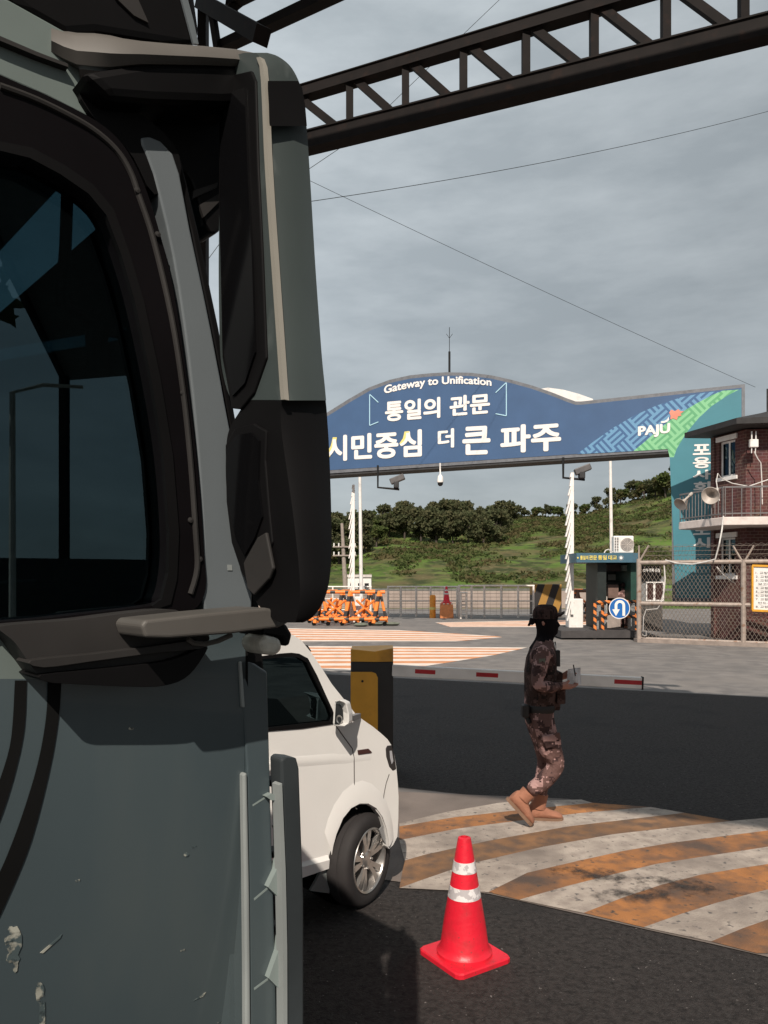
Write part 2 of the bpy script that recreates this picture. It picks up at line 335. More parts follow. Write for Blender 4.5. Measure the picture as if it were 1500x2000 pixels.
M_smear = bpy.data.materials.new('black tyre smear'); M_smear.use_nodes = True; n_ = M_smear.node_tree; b_ = n_.nodes['Principled BSDF']; b_.inputs['Base Color'].default_value = (.035, .03, .028, 1); b_.inputs['Roughness'].default_value = .8
t_ = n_.nodes.new('ShaderNodeTexCoord'); g_n = n_.nodes.new('ShaderNodeTexGradient'); g_n.gradient_type = 'SPHERICAL'; m_n = n_.nodes.new('ShaderNodeMapping'); n_.links.new(t_.outputs['Object'], m_n.inputs[0]); m_n.inputs['Scale'].default_value = (1.55, 3.6, 1); n_.links.new(m_n.outputs[0], g_n.inputs[0])
q_n = n_.nodes.new('ShaderNodeTexNoise'); q_n.inputs['Scale'].default_value = 9; q_n.inputs['Detail'].default_value = 9; q_n.inputs['Roughness'].default_value = .68; n_.links.new(t_.outputs['Object'], q_n.inputs['Vector'])
a_n = n_.nodes.new('ShaderNodeMath'); a_n.operation = 'MULTIPLY_ADD'; a_n.inputs[1].default_value = .42; n_.links.new(g_n.outputs['Fac'], a_n.inputs[0]); n_.links.new(q_n.outputs['Fac'], a_n.inputs[2])
r_n = n_.nodes.new('ShaderNodeMapRange'); r_n.inputs[1].default_value = .74; r_n.inputs[2].default_value = 1.05; n_.links.new(a_n.outputs[0], r_n.inputs[0]); n_.links.new(r_n.outputs[0], b_.inputs['Alpha'])
for px_, py_, rz_ in ((1330, 1732, -18), (1245, 1752, 8), (1160, 1712, -14)):
    o_ = MB().add([(-.66, -.3, 0), (.66, -.3, 0), (.66, .3, 0), (-.66, .3, 0)], [[0, 1, 2, 3]]).build('tyre_smear', M_smear, fix=False); p_ = G(px_, py_); o_.location = (p_.x, p_.y, .0152+.0004*(px_ % 7)); o_.rotation_euler = (0, 0, R(rz_)); tag(o_, kind='structure')
def hatch(left, right, n):
    """far hatch: n stripes white and orange by turns between a left and a right edge on the ground"""
    mb = MB(); A = [G(*p) for p in left]; B = [G(*p) for p in right]
    def at(P, t):
        x = t*(len(P)-1); i = min(int(x), len(P)-2); return P[i].lerp(P[i+1], x-i)
    for k in range(n):
        mb.cur = k % 2; t0, t1 = k/n, (k+1)/n
        mb.add([Vector((*p.xy, 0.006)) for p in (at(A, t0), at(B, t0), at(B, t1), at(A, t1))], [[0, 1, 2, 3]])
    return tag(mb.build('road_marking', [M_far_white, M_far_orange], fix=False), kind='structure')
hatch([(560, 1262), (540, 1310)], [(1030, 1265), (960, 1281), (770, 1311)], 13)
hatch([(480, 1226), (460, 1253)], [(780, 1231), (990, 1244), (890, 1253)], 11)
hatch([(850, 1216), (880, 1225)], [(1300, 1207), (1180, 1225)], 9)

# ------------------------------------------------------------------ far terrain, wood, scrub
def hillz(x, y):
    f = max(0.0, min(1.0, (y-58)/86)); f = f*f*(3-2*f)
    base = 11.5+1.5*max(0, min(1, (x-8)/30))+4.5*max(0, min(1, (x-38)/14))-1.4*max(0, min(1, (-x)/12))
    n = mnoise.noise(Vector((x*0.035, y*0.03, 3.1)))*2.6+mnoise.noise(Vector((x*0.13, y*0.11, 9.2)))*0.8
    z = 0.35*max(0, min(1, (y-50)/8))+f*(base+n)
    return z-0.06 if y < 51 else z
nx, ny = 150, 90; tv = []; tf = []
for j in range(ny+1):
    for i in range(nx+1):
        x = -150+300*i/nx; y = 50+170*(j/ny); tv.append((x, y, hillz(x, y)))
for j in range(ny):
    for i in range(nx):
        a = j*(nx+1)+i; tf.append([a, a+1, a+nx+2, a+nx+1])
tag(MB().add(tv, tf).build('hillside', M_grass, smooth=True, fix=False), kind='structure')

def leaf_cloud(mb, c, rx, rz, n, size, seed, squash=1.0):
    r = random.Random(seed); c = Vector(c)
    for _ in range(n):
        d = Vector((r.gauss(0, 1), r.gauss(0, 1), r.gauss(0, 1))).normalized()*(0.55+0.5*r.random())
        p = c+Vector((d.x*rx, d.y*rx, d.z*rz)); s = size*(0.6+0.8*r.random())
        a = Vector((r.gauss(0, 1), r.gauss(0, 1), r.gauss(0, 1))).normalized(); b = a.orthogonal().normalized(); a = a.cross(b)
        k = r.random()*6.28; b2 = b*math.cos(k)+a*math.sin(k); a2 = a*math.cos(k)-b*math.sin(k)
        mb.add([p-a2*s-b2*s*0.6, p+a2*s-b2*s*0.4, p+a2*s*0.7+b2*s*0.7, p-a2*s*0.6+b2*s*0.8], [[0, 1, 2, 3]])
def make_tree(seed, m, h, w, dens=1.0, lo=0.20):
    r = random.Random(seed); t = thing('broadleaf_tree', (0, 0, 0), None, 'tree')
    tr = MB(); tr.tube([(0, 0, -0.6), (0.05, 0, h*0.25), (0.1*w, 0.03, h*0.55), (0, 0, h*0.8)], [0.20, 0.16, 0.11, 0.04], 7)
    cr = MB()
    for k in range(12):
        a = k*2.4+r.random(); rad = w*(0.25+0.38*r.random()); zz = h*(lo+(0.88-lo)*r.random())
        if k == 0: rad, zz = 0, h*0.82
        c = Vector((math.cos(a)*rad, math.sin(a)*rad, zz)); tr.tube([(0, 0, h*0.3), c*0.6+Vector((0, 0, h*0.12)), c], [0.09, 0.06, 0.02], 5)
        leaf_cloud(cr, c, w*(0.26+0.14*r.random()), h*(0.13+0.07*r.random()), int(120*dens), 0.25, seed*50+k)
    tr.build('trunk', M_bark, t); cr.build('crown', m, t, fix=False); return t
protos = [make_tree(1, M_foliage_dark, 6.4, 3.0), make_tree(2, M_foliage_dark, 5.2, 3.1), make_tree(3, M_foliage_mid, 4.6, 2.7)]
used = [False]*3
def plant(k, x, y, s, label, group):
    o = protos[k] if not used[k] else copy_tree(protos[k]); used[k] = True
    o.location = (x, y, hillz(x, y)); o.scale = (s*(0.9+0.3*rnd.random()), s*(0.9+0.3*rnd.random()), s*(0.9+0.2*rnd.random())); o.rotation_euler = (0, 0, rnd.random()*6.28)
    tag(o, label, 'tree', group); return o
GA = 'trees of the dark wood on the slope'; LA = 'dense dark green tree packed in the wood above the grassy bank'
for px, py_base, d in [(760, 1062, 118), (790, 1060, 116), (822, 1066, 114), (852, 1074, 112), (884, 1080, 110), (915, 1086, 108), (944, 1088, 107), (968, 1078, 110),
                       (775, 1045, 128), (806, 1040, 130), (838, 1042, 126), (870, 1046, 124), (902, 1050, 122), (934, 1050, 121), (962, 1048, 123), (986, 1055, 121),
                       (790, 1030, 140), (820, 1026, 140), (850, 1020, 140), (880, 1016, 139), (910, 1014, 138), (938, 1016, 138), (965, 1022, 138)]:
    x = (px-CX)*d/F; plant(rnd.choice([0, 1, 1, 0]), x, d, 0.78 if d < 135 else 0.74, LA, GA)
GB = 'trees at the foot of the bank'; LB = 'dark tree in the low clump left of the bank behind the white pole'
for px, d, s in [(612, 92, .8), (640, 94, 0.8), (662, 90, 0.85), (688, 96, 0.85), (712, 98, .85), (735, 104, 0.8), (650, 110, 1), (680, 112, 1.05), (706, 115, 1), (730, 118, .95), (752, 124, .9), (628, 118, 1.0), (600, 108, 1), (590, 84, .8)]:
    plant(rnd.choice([0, 1, 2]), (px-CX)*d/F, d, s*0.8, LB, GB)
GC = 'trees along the far ridge'; LC = 'small dark tree in the row along the skyline of the ridge'
for px, d, s in [(1045, 142, .55), (1066, 144, .6), (1090, 143, .65), (1118, 146, 0.6), (1140, 144, .65), (1165, 146, .6), (1190, 145, 0.7), (1212, 146, 0.75), (1236, 146, .8), (1258, 144, .85), (1280, 140, 0.95), (1300, 136, 1.05), (1326, 135, 1.1), (630, 146, .9), (655, 148, .85), (690, 148, .8), (722, 147, .85), (750, 148, .85), (1024, 146, .5)]:
    plant(rnd.choice([0, 1, 2]), (px-CX)*d/F, d, s*0.8, LC, GC)
plant(0, (1006-CX)*140/F, 140, 0.52, 'lone round tree standing clear on the skyline right of the dark wood', None)
sc = MB()
for k in range(7600):
    y = 74+75*rnd.random()**0.8; x = (rnd.uniform(560, 1360)-CX)*y/F
    if mnoise.noise(Vector((x*0.09, y*0.07, 1.7)))*.6+mnoise.noise(Vector((x*0.31, y*0.22, 5.7)))*.6 < 0.0+0.35*(rnd.random()-0.5)-(y-96)*0.006: continue
    s = 0.3+0.45*rnd.random()
    leaf_cloud(sc, (x, y, hillz(x, y)+s*0.25), s*1.7, s*0.42, 13, 0.17, 900+k)
tag(sc.build('bushes', M_foliage_mid, fix=False), kind='stuff', label='low olive scrub spread over the grassy bank', cat='bushes')

# ------------------------------------------------------------------ canopy over the lanes: its sheet roof is above the picture, its truss crosses it
ROOFZ = 8.6; sh = Vector((trav.x, trav.y, 0))*(ROOFZ/-trav.z)
far_e = G(770, 1325)-sh; near_e = G(1100, 1557)-sh
can = thing('checkpoint_canopy', (far_e.x, far_e.y, 0), 'dark sheet roof of the checkpoint canopy spanning the lanes overhead', 'canopy')
q = [far_e+U0*-13, far_e+U0*24, near_e+U0*24, near_e+U0*-13]
mb = MB(); mb.prism([Vector((*p.xy, ROOFZ)) for p in q], (0, 0, 0.18)); mb.build('roof_sheet', M_roofing, can)
fa = MB()
for p, r_ in ((q[0], q[1]), (q[3], q[2])): fa.bar(Vector((*p.xy, ROOFZ-0.12)), Vector((*r_.xy, ROOFZ-0.12)), 0.12, 0.22)
fa.build('edge_beam', M_steel_shaded, can)
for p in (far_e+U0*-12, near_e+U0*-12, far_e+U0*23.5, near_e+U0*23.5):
    MB().box((p.x, p.y, ROOFZ/2), (0.25, 0.25, ROOFZ)).build('column', M_steel_shaded, can)

TY0, TM = 8.0, -0.41
def TP(px, py): return PL(px, py, TY0, TM)
tru = thing('steel_truss', TP(900, 200), 'rusty shade-darkened steel truss with diagonal webs crossing the sky overhead', 'truss')
def lin(x0, y0, x1, y1): return lambda x: y0+(y1-y0)*(x-x0)/(x1-x0)
bt, tt = lin(600, 279, 1500, 55), lin(600, 180, 1220, -5)
for nm, fn, w, h in (('bottom_chord', bt, .16, .20), ('top_chord', tt, .14, .13)):
    a, b = TP(300, fn(300)), TP(1900, fn(1900)); mb = MB()
    d = (b-a).normalized(); s = d.cross(Vector((0, 0, 1))).normalized(); u = s.cross(d)
    c = (a+b)/2; L = (b-a).length
    mb.box(c-u*h*0.46, (L, w, h*.08), (d, s, u)); mb.box(c+u*h*0.46, (L, w, h*.08), (d, s, u)); mb.box(c, (L, w*.8, h*0.84), (d, s, u))
    mb.build(nm, M_steel_shaded, tru)
xs = [365, 452, 572, 683, 792, 905, 1027, 1160, 1300, 1452, 1620, 1800]
for i, x in enumerate(xs):
    MB().bar(TP(x, tt(x)+6), TP(x, bt(x)-8), 0.075, 0.075).build('web_post', M_steel_shaded, tru)
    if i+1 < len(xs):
        x2 = xs[i+1]-18; x1 = x+13; MB().bar(TP(x1, tt(x1)+6), TP(x2, bt(x2)-9), 0.07, 0.075).build('web_diagonal', M_steel_shaded, tru)
# second frame at the upper left behind the lorry, on its own column
fr = thing('gantry', U(396, 300, 6.5), 'rusty column with slanting truss arms behind the lorry at top left', 'gantry')
cp = U(397, 300, 6.5)
MB().box((cp.x, cp.y, 4.6), (0.07, 0.12, 9.2)).build('column', M_steel_shaded, fr)
mb = MB(); mb.bar(U(396, 4, 6.5), U(512, 70, 5.6), 0.12, 0.12); mb.build('cross_beam', M_steel_shaded, fr)
mb = MB(); mb.bar(U(425, 96, 6.4), U(740, -52, 5.2), 0.09, 0.07); mb.build('lower_chord', M_steel_shaded, fr)
mb = MB(); mb.bar(U(450, 6, 6.4), U(700, -120, 5.2), 0.09, 0.07); mb.build('upper_chord', M_steel_shaded, fr)
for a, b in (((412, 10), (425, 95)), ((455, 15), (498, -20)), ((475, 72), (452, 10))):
    MB().bar(U(*a, 6.35), U(*b, 6.3), 0.05, 0.05).build('web_post', M_steel_shaded, fr)

# ------------------------------------------------------------------ gateway arch over the road
GY0, GM = 32.3, -0.41
gth = math.atan(GM); gn = Vector((math.sin(gth), -math.cos(gth), 0))     # towards the traffic
def GP(out=0.0):
    return lambda px, py: PL(px, py, GY0-out/math.cos(gth), GM)
P0 = GP()
arch = thing('gateway_arch', P0(1380, 1180), 'blue and teal road gateway arch with white Korean lettering over the lanes', 'gateway')
top = [(560, 846), (600, 829), (640, 805), (680, 780), (720, 757), (760, 742), (800, 733), (840, 729), (872, 727), (920, 728), (960, 733), (1000, 742), (1040, 753), (1080, 767), (1110, 779), (1125, 784), (1135, 784), (1455, 750)]
low = [(1311, 881), (640, 925), (430, 939)]
outer = [(330, 860), (540, 842)]+top
base_r, base_l = 1176, 1176
outl = outer+[(1455, base_r), (1313, base_r)]+low+[(430, base_l), (330, base_l)]
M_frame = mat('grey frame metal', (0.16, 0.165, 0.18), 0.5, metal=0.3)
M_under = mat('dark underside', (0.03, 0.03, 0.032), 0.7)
M_blue = mat('blue sign sheet', (0.048, 0.100, 0.205), 0.45, var=0.07, scale=1.2)
M_teal = mat('teal sign sheet', (0.06, 0.215, 0.265), 0.45, var=0.07, scale=1.0)
M_letter = mat('white letter sheet', (0.80, 0.77, 0.74), 0.5, var=0.03)
M_pale = mat('pale blue line', (0.42, 0.66, 0.78), 0.5, var=0.03)
M_lemon = mat('lemon letter sheet', (0.72, 0.62, 0.20), 0.5, var=0.05)
M_pink = mat('coral print', (0.72, 0.25, 0.17), 0.5, var=0.1)
MB().prism([P0(*p) for p in outl], gn*-0.9).build('arch_box', [M_frame], arch)
# the soffit and the face: the face sheet is set inside the frame
def inset(poly, d):
    out = []; k = len(poly)
    for i in range(k):
        a, b, c = Vector(poly[i-1]), Vector(poly[i]), Vector(poly[(i+1) % k]); e, f = (b-a).normalized(), (c-b).normalized()
        n1, n2 = Vector((-e.y, e.x)), Vector((-f.y, f.x)); nn = (n1+n2); nn = nn/max(0.3, nn.dot(n1)*1.0) if nn.length > 1e-6 else n1
        out.append(tuple(b+nn*d))
    return out
face = inset(outl, 6.5)
mb = MB(); Pf = GP(0.012); mb.prism([Pf(*p) for p in face], gn*-0.02); facep = mb.build('sign_face', M_blue, arch)
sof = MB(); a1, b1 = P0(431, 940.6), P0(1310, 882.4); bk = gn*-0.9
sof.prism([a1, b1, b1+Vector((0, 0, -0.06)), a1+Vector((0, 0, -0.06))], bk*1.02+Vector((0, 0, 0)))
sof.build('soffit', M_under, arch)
curve1 = [(1127, 887), (1160, 862), (1200, 834), (1240, 811), (1280, 793), (1330, 776), (1375, 767), (1412, 763)]
curve2 = [(1412, 763), (1392, 771), (1360, 788), (1320, 812), (1285, 840), (1258, 864), (1237, 881)]
curve3 = [(1443, 761), (1420, 773), (1390, 793), (1365, 816), (1340, 846), (1322, 876), (1316, 893)]
gd = -gn.cross(Vector((0, 0, 1))); a45 = R(40)
ux = gd*math.cos(a45)+Vector((0, 0, math.sin(a45))); uz = gd*-math.sin(a45)+Vector((0, 0, math.cos(a45)))
M_lat_b = lattice_mat('blue fretwork print', (0.045, 0.115, 0.25), (0.13, 0.29, 0.46), ux, uz, 0.55)
M_lat_g = lattice_mat('green fretwork print', (0.11, 0.36, 0.17), (0.22, 0.52, 0.27), ux, uz, 0.55)
Pg = GP(0.018)
def face_sheet(poly, m, name, o=0.018): return MB().prism([GP(o)(*p) for p in poly], gn*-0.006).build(name, m, arch)
face_sheet(curve1+curve2[1:], M_lat_b, 'blue_pattern')
face_sheet(curve2+[(1304, 877), (1308, 893)]+curve3[::-1], M_lat_g, 'green_pattern')
face_sheet(curve3+[(1308, 893), (1308, 893.5), (1320, 1168), (1448, 1168), (1448, 760)], M_teal, 'teal_sheet')
PT = GP(0.03)
def line(body, bl, br, tl, tr, m=None, bold=0.035, name='lettering'): return lettering(body, quadmap(PT, bl, br, tl, tr), m or M_letter, arch, name, bold)
line('통일의', (752, 824), (860, 816), (752, 784), (860, 775))
line('관문', (878, 813), (957, 807), (878, 774), (957, 767))
line('시민중심', (637, 902), (824, 892), (637, 852), (824, 838))
line('더', (855, 876), (887, 874), (855, 839), (887, 836))
line('큰', (903, 889), (958, 887), (903, 834), (958, 831))
line('파주', (977, 886), (1096, 880), (977, 832), (1096, 823))
def curved(u, v):
    x = 750+210*u; b = 771-58*u+42*u*u
    return PT(x, b+3.5-v*(21-1.5*u))
lettering('Gateway to Unification', curved, M_letter, arch, 'lettering', 0.032)
for pl in ([(739, 786), (722, 770), (722, 831), (739, 824)], [(968, 767), (989, 747), (989, 812), (968, 808)]):
    mb = MB()
    for a, b in zip(pl, pl[1:]): mb.bar(PT(*a), PT(*b), 0.012, 0.035, up=gn.cross(PT(*b)-PT(*a)))
    mb.build('bracket_line', M_pale, arch)
for pl in ([(650, 854), (658, 854), (655, 872), (643, 894), (636, 888), (646, 871)], [(790, 843), (799, 842), (796, 856), (787, 870), (780, 866), (787, 856)]):
    MB().prism([GP(0.034)(*p) for p in pl], gn*-0.002).build('yellow_stroke', M_lemon, arch)
for ch, x0, x1, y0, y1 in (('포', 1353, 1388, 868, 889), ('용', 1353, 1388, 893, 915), ('사', 1353, 1389, 918, 937), ('회', 1354, 1388, 941, 961), ('도', 1354, 1387, 1026, 1045), ('시', 1354, 1387, 1050, 1071)):
    line(ch, (x0, y1), (x1, y1-1), (x0, y0), (x1, y0-1))
line('PAJU', (1246, 857), (1309, 851), (1246, 833), (1309, 826), bold=0.045, name='logo_lettering')
mb = MB(); fl = [(1307, 806), (1311, 800), (1318, 803), (1325, 799), (1329, 803), (1336, 803), (1329, 808), (1331, 812), (1324, 813), (1322, 820), (1315, 817), (1309, 819), (1310, 812)]
mb.prism([PT(*p) for p in fl], gn*-0.006); mb.build('logo_flower', M_pink, arch)
mb = MB(); mb.prism([PT(*p) for p in [(1291, 823), (1298, 822), (1303, 819), (1306, 814), (1307, 820), (1303, 824), (1297, 826), (1291, 826)]], gn*-0.006); mb.build('logo_swoosh', M_letter, arch)
rp = MB(); Q = lambda px, py: PL(px, py, GY0+2.2, GM)
rp.prism([Q(*p) for p in [(1040, 762), (1070, 757), (1100, 761), (1130, 769), (1158, 779), (1160, 800), (1040, 800)]], gn*-0.3); rp.build('rear_panel', M_white, arch)

# whip aerial on the arch
ap = P0(872, 727)+gn*-0.4
an = thing('radio_antenna', ap, 'thin black whip aerial standing on top of the blue arch', 'antenna')
mb = MB(); mb.tube([ap+Vector((0, 0, -0.05)), ap+Vector((0, 0, 0.95))], 0.045); mb.tube([ap+Vector((0, 0, 0.95)), ap+Vector((0, 0, 1.95))], 0.014, 6); mb.build('mast', M_black, an)
for s in (-1, 1): MB().tube([ap+Vector((0, 0, 1.5)), ap+Vector((s*0.13, 0, 1.68))], 0.009, 5).build('whisker', M_black, an)

def bracket_cam(px, py, label):
    c = PL(px, py, GY0-0.2, GM); k = c.y/F
    t = thing('security_camera', c, label, 'camera')
    z0 = PL(px, 915 if px < 900 else 900, GY0, GM).z
    MB().tube([c+Vector((-32*k, 0, (z0-c.z)+0.1)), c+Vector((-32*k, 0, -8*k)), c+Vector((10*k, 0, -12*k))], 0.05, 6).build('arm', M_black, t)
    MB().box(c+Vector((4*k, 0, -3*k)), (0.22, 0.3, 0.28)).build('pan_head', M_under, t, bevel=0.04)
    b = MB(); ax = Vector((0.9, -0.1, 0.35)).normalized(); s = ax.cross(Vector((0, 0, 1))).normalized(); b.box(c+Vector((6*k, 0, 8*k)), (0.62, 0.3, 0.24), (ax, s, s.cross(ax))); b.build('body', mat('grey housing', (0.09, 0.085, 0.085), 0.5), t, bevel=0.03)
bracket_cam(770, 944, 'grey housing camera on a black bracket under the arch near the mirror')
bracket_cam(1132, 925, 'grey housing camera on a black bracket under the arch above the raised right barrier')
dc = PL(860, 940, GY0-0.3, GM); t = thing('dome_camera', dc, 'white dome camera hanging from the middle of the arch', 'camera')
MB().tube([dc+Vector((0, 0.1, 0.75)), dc+Vector((0, 0.1, 0.5)), dc+Vector((0, 0, 0.3)), dc+Vector((0, 0, 0.2))], 0.03, 6).build('arm', M_white, t)
MB().lathe([(0.0, 0.26), (0.06, 0.26), (0.11, 0.18), (0.13, 0), (0.12, -0.05)], dc, n=18).build('housing', M_white, t, smooth=True)
MB().lathe([(0.115, -0.05), (0.10, -0.14), (0.05, -0.19), (0, -0.2)], dc, n=18).build('dome', M_black, t, smooth=True)

# ------------------------------------------------------------------ brick guard building at the right
def uv_wall(o, along):
    """brick courses: u runs along the wall, v is height"""
    me = o.data; uv = me.uv_layers.new(name='wall')
    for p in me.polygons:
        n = p.normal; t = Vector((-n.y, n.x, 0))
        if t.length < 0.01: t = Vector((1, 0, 0))
        t.normalize()
        for li in p.loop_indices:
            co = me.vertices[me.loops[li].vertex_index].co; uv.data[li].uv = (co.dot(t), co.z)
A_ = Vector((11.06, 26.0, 0)); B_ = Vector((11.52, 24.45, 0)); C_ = Vector((19.0, 23.3, 0)); D_ = Vector((19.6, 26.2, 0))
bld = thing('brick_building', (13, 25, 0), 'dark red brick guard building with a balcony and black eaves', 'building')
WH = 6.75
def wall_between(p, q, holes, th=0.25):
    d = (q-p).normalized(); n = Vector((d.y, -d.x, 0))
    L = (q-p).length; w = lambda s, z: p+d*s+Vector((0, 0, z))
    mb = MB().panel([w(0, 0), w(L, 0), w(L, WH), w(0, WH)], [[w(a, b), w(c, b), w(c, e), w(a, e)] for a, b, c, e in holes], n*-th)
    o = mb.build('wall', M_brick, bld); uv_wall(o, d); return w, n, d
def win(w, n, d, a, b, c, e, slab=True):
    M_fr = M_white
    f = MB()
    for x0, z0, x1, z1 in ((a, b, c, b+.07), (a, e-.07, c, e), (a, b+.07, a+.06, e-.07), (c-.06, b+.07, c, e-.07), ((a+c)/2-.03, b+.07, (a+c)/2+.03, e-.07)):
        f.prism([w(x0, z0)-n*.10, w(x1, z0)-n*.10, w(x1, z1)-n*.10, w(x0, z1)-n*.10], n*-.06)
    fo = f.build('window', M_fr, bld)
    MB().prism([w(a, b)-n*.13, w(c, b)-n*.13, w(c, e)-n*.13, w(a, e)-n*.13], n*-.006).build('pane', M_glassdark, fo)
    for z0, z1, nm in ((b-.12, b, 'sill'), (e, e+.16, 'lintel')):
        MB().prism([w(a-.1, z0)+n*.05, w(c+.1, z0)+n*.05, w(c+.1, z1)+n*.05, w(a-.1, z1)+n*.05], n*-.10).build(nm, M_white, fo)
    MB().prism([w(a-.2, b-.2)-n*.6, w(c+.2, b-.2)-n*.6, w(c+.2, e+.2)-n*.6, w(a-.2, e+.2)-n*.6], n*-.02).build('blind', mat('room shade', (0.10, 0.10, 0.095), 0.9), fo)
wAB = wall_between(A_, B_, [(.40, 5.35, 1.15, 6.72-.18), (.40, 2.1, 1.15, 3.35)])
win(*wAB, .40, 5.35, 1.15, 6.54); win(*wAB, .40, 2.1, 1.15, 3.35)
wBC = wall_between(B_, C_, [(3.2, 5.2, 4.6, 6.4), (3.2, 1.6, 4.6, 3.0)])
win(*wBC, 3.2, 5.2, 4.6, 6.4); win(*wBC, 3.2, 1.6, 4.6, 3.0)
wall_between(C_, D_, []); wall_between(D_, A_, [])
M_eave = mat('black eaves', (0.022, 0.020, 0.020), 0.7, var=0.3)
ev = [Vector((10.25, 26.2, 0)), Vector((10.9, 23.75, 0)), Vector((19.6, 22.3, 0)), Vector((20.4, 26.9, 0))]
r0 = MB(); mid = [Vector((12.6, 25.3, 0)), Vector((12.9, 24.9, 0)), Vector((18, 24.2, 0)), Vector((18.4, 25.4, 0))]
r0.loft([[Vector((*p.xy, WH+.04)) for p in ev], [Vector((*p.xy, WH+.22)) for p in ev], [Vector((*p.xy, WH+.75)) for p in mid]]); r0.build('roof', M_eave, bld)
mb = MB(); mb.loft([[Vector((*p.xy, WH+.5)) for p in mid], [Vector((*p.xy, WH+1.5)) for p in mid]]); mb.build('roof_tank_screen', mat('dark louvre', (0.03, 0.028, 0.027), 0.7, var=.4, scale=6), bld)
bal = [Vector((9.78, 25.5, 0)), Vector((10.3, 23.3, 0)), Vector((18.5, 22.0, 0)), Vector((18.6, 23.2, 0)), Vector((11.56, 24.38, 0)), Vector((11.0, 25.95, 0))]
slab = MB().prism([Vector((*p.xy, 3.62)) for p in bal], (0, 0, .25)).build('balcony', mat('pinkish white concrete', (0.66, 0.58, 0.54), 0.7, var=.1, dirt=(.4, .33, .3), dscale=2), bld, bevel=.02)
rl = MB()
for p, q in ((bal[0], bal[1]), (bal[1], bal[2])):
    d = (q-p); L = d.length; d.normalize(); nrm = Vector((d.y, -d.x, 0))*-0.06
    rl.bar(Vector((*p.xy, 4.78))+nrm, Vector((*q.xy, 4.78))+nrm, .05, .05); rl.bar(Vector((*p.xy, 3.98))+nrm, Vector((*q.xy, 3.98))+nrm, .035, .035)
    k = int(L/(.155 if p is bal[0] else .26))
    for i in range(k+1): c = p+d*(L*i/k)+nrm; rl.box((c.x, c.y, 4.33), (.022, .022, .9))
rl.build('railing', mat('grey railing paint', (0.16, 0.15, 0.15), 0.5, var=.2), slab)

def horn(c, aim, s, label):
    t = thing('loudspeaker', c, label, 'loudspeaker'); aim = Vector(aim).normalized()
    MB().lathe([(.04, -.42), (.05, -.1), (.07, 0), (.12, .12), (.20, .22), (.29, .29), (.31, .30), (.30, .31), (.20, .235), (.11, .13), (.05, .0), (0, 0)], c, aim, 24).build('horn', mat('cream horn', (.44, .385, .34), .5, var=.1), t, smooth=True)
    t.scale = (1, 1, 1)
    for ch in t.children: ch.data.transform(Matrix.Translation(c) @ Matrix.Scale(s, 4) @ Matrix.Translation(-c))
    MB().tube([c-aim*.40*s, c-aim*.62*s], .07*s, 10).build('driver', mat('cream driver', (.40, .36, .32), .5), t)
    MB().tube([c-aim*.3*s, c-aim*.3*s+Vector((0, .1, -.35*s)), c-aim*.3*s+Vector((.05, .2, -.55*s))], .018, 6).build('bracket', M_galv, t)
horn(U(1392, 964, 23.2), (-.62, -.80, -.35), .86, 'large cream horn loudspeaker clamped to the balcony railing corner')
horn(U(1336, 978, 24.7), (-.75, -.4, -.6), .72, 'small grey horn loudspeaker tilted down at the left end of the balcony')
wp = U(1472, 866, 24.0); t = thing('wireless_box', wp, 'white wireless box with two stub aerials on the upper brick wall', 'wireless box')
MB().box(wp, (.26, .12, .25)).build('case', M_white, t, bevel=.02)
for s in (-.06, .07): MB().tube([wp+Vector((s, 0, .12)), wp+Vector((s, 0, .38))], .02, 6).build('aerial', M_white, t)
for s in (-.06, .06): MB().tube([wp+Vector((s, 0, -.12)), wp+Vector((s, .02, -.30))], .016, 6).build('cable_gland', M_white, t)
def cable(pts, label, r=.022, m=None): return tag(MB().tube(pts, r, 6).build('cable', m or M_cable, smooth=True), label, 'cable')
Yb = lambda px: 23.0
cable([U(1413, 1008, 22.9), U(1410, 1035, 22.8), U(1405, 1062, 22.6), U(1397, 1092, 22.75), U(1380, 1097, 22.9), U(1352, 1102, 23.2), U(1322, 1100, 23.5), U(1300, 1094, 23.8), U(1297, 1100, 23.85), U(1299, 1130, 23.8), U(1297, 1155, 23.8), U(1291, 1177, 23.85)], 'white cable drooping from the balcony along the top rail of the mesh fence')
cable([U(1400, 1107, 23.1), U(1412, 1122, 23.1), U(1424, 1132, 23.3), U(1436, 1140, 23.6)], 'short white cable running from the fence rail up to the lower window', .018)
cable([U(1290, 1180, 23.85), U(1284, 1189, 23.9), U(1262, 1191, 24.0), U(1257, 1205, 24.0), U(1256, 1232, 24.0), U(1262, 1232, 24), U(1262, 1242, 24), U(1254, 1240, 24)], 'grey cable looped down the kiosk side behind the mesh fence', .016, mat('grey cable', (.42, .40, .38), .6))
cable([U(1473, 882, 23.9), U(1480, 896, 23.9), U(1486, 904, 23.9), U(1488, 940, 23.85), U(1489, 985, 23.8)], 'thin pale cable running down the brick wall under the wireless box', .016)
cable([U(1405, 978, 23.1), U(1399, 940, 23.2), U(1402, 925, 23.3), U(1409, 934, 23.4), U(1430, 944, 23.5), U(1462, 950, 23.3), U(1520, 930, 23.2)], 'pale cable looping from the large horn across to the wall', .016)
def wire(a, b, sag): return [a.lerp(b, t/30)-Vector((0, 0, sag*4*(t/30)*(1-t/30))) for t in range(31)]
cable(wire(U(560, 400, 22), U(1560, 201, 31), .30), 'overhead black wire crossing the sky and rising to the right', .009, M_black)
cable(wire(U(380, 244, 30), U(1475, 756, 40.4), .14), 'overhead black wire dropping from upper left to the end of the arch', .009, M_black)
cable([U(395, 522, 16), U(470, 420, 16.5), U(700, 265, 18), U(860, 110, 19.5), U(1100, -120, 21)], 'thin black wire rising steeply behind the truss', .007, M_black)

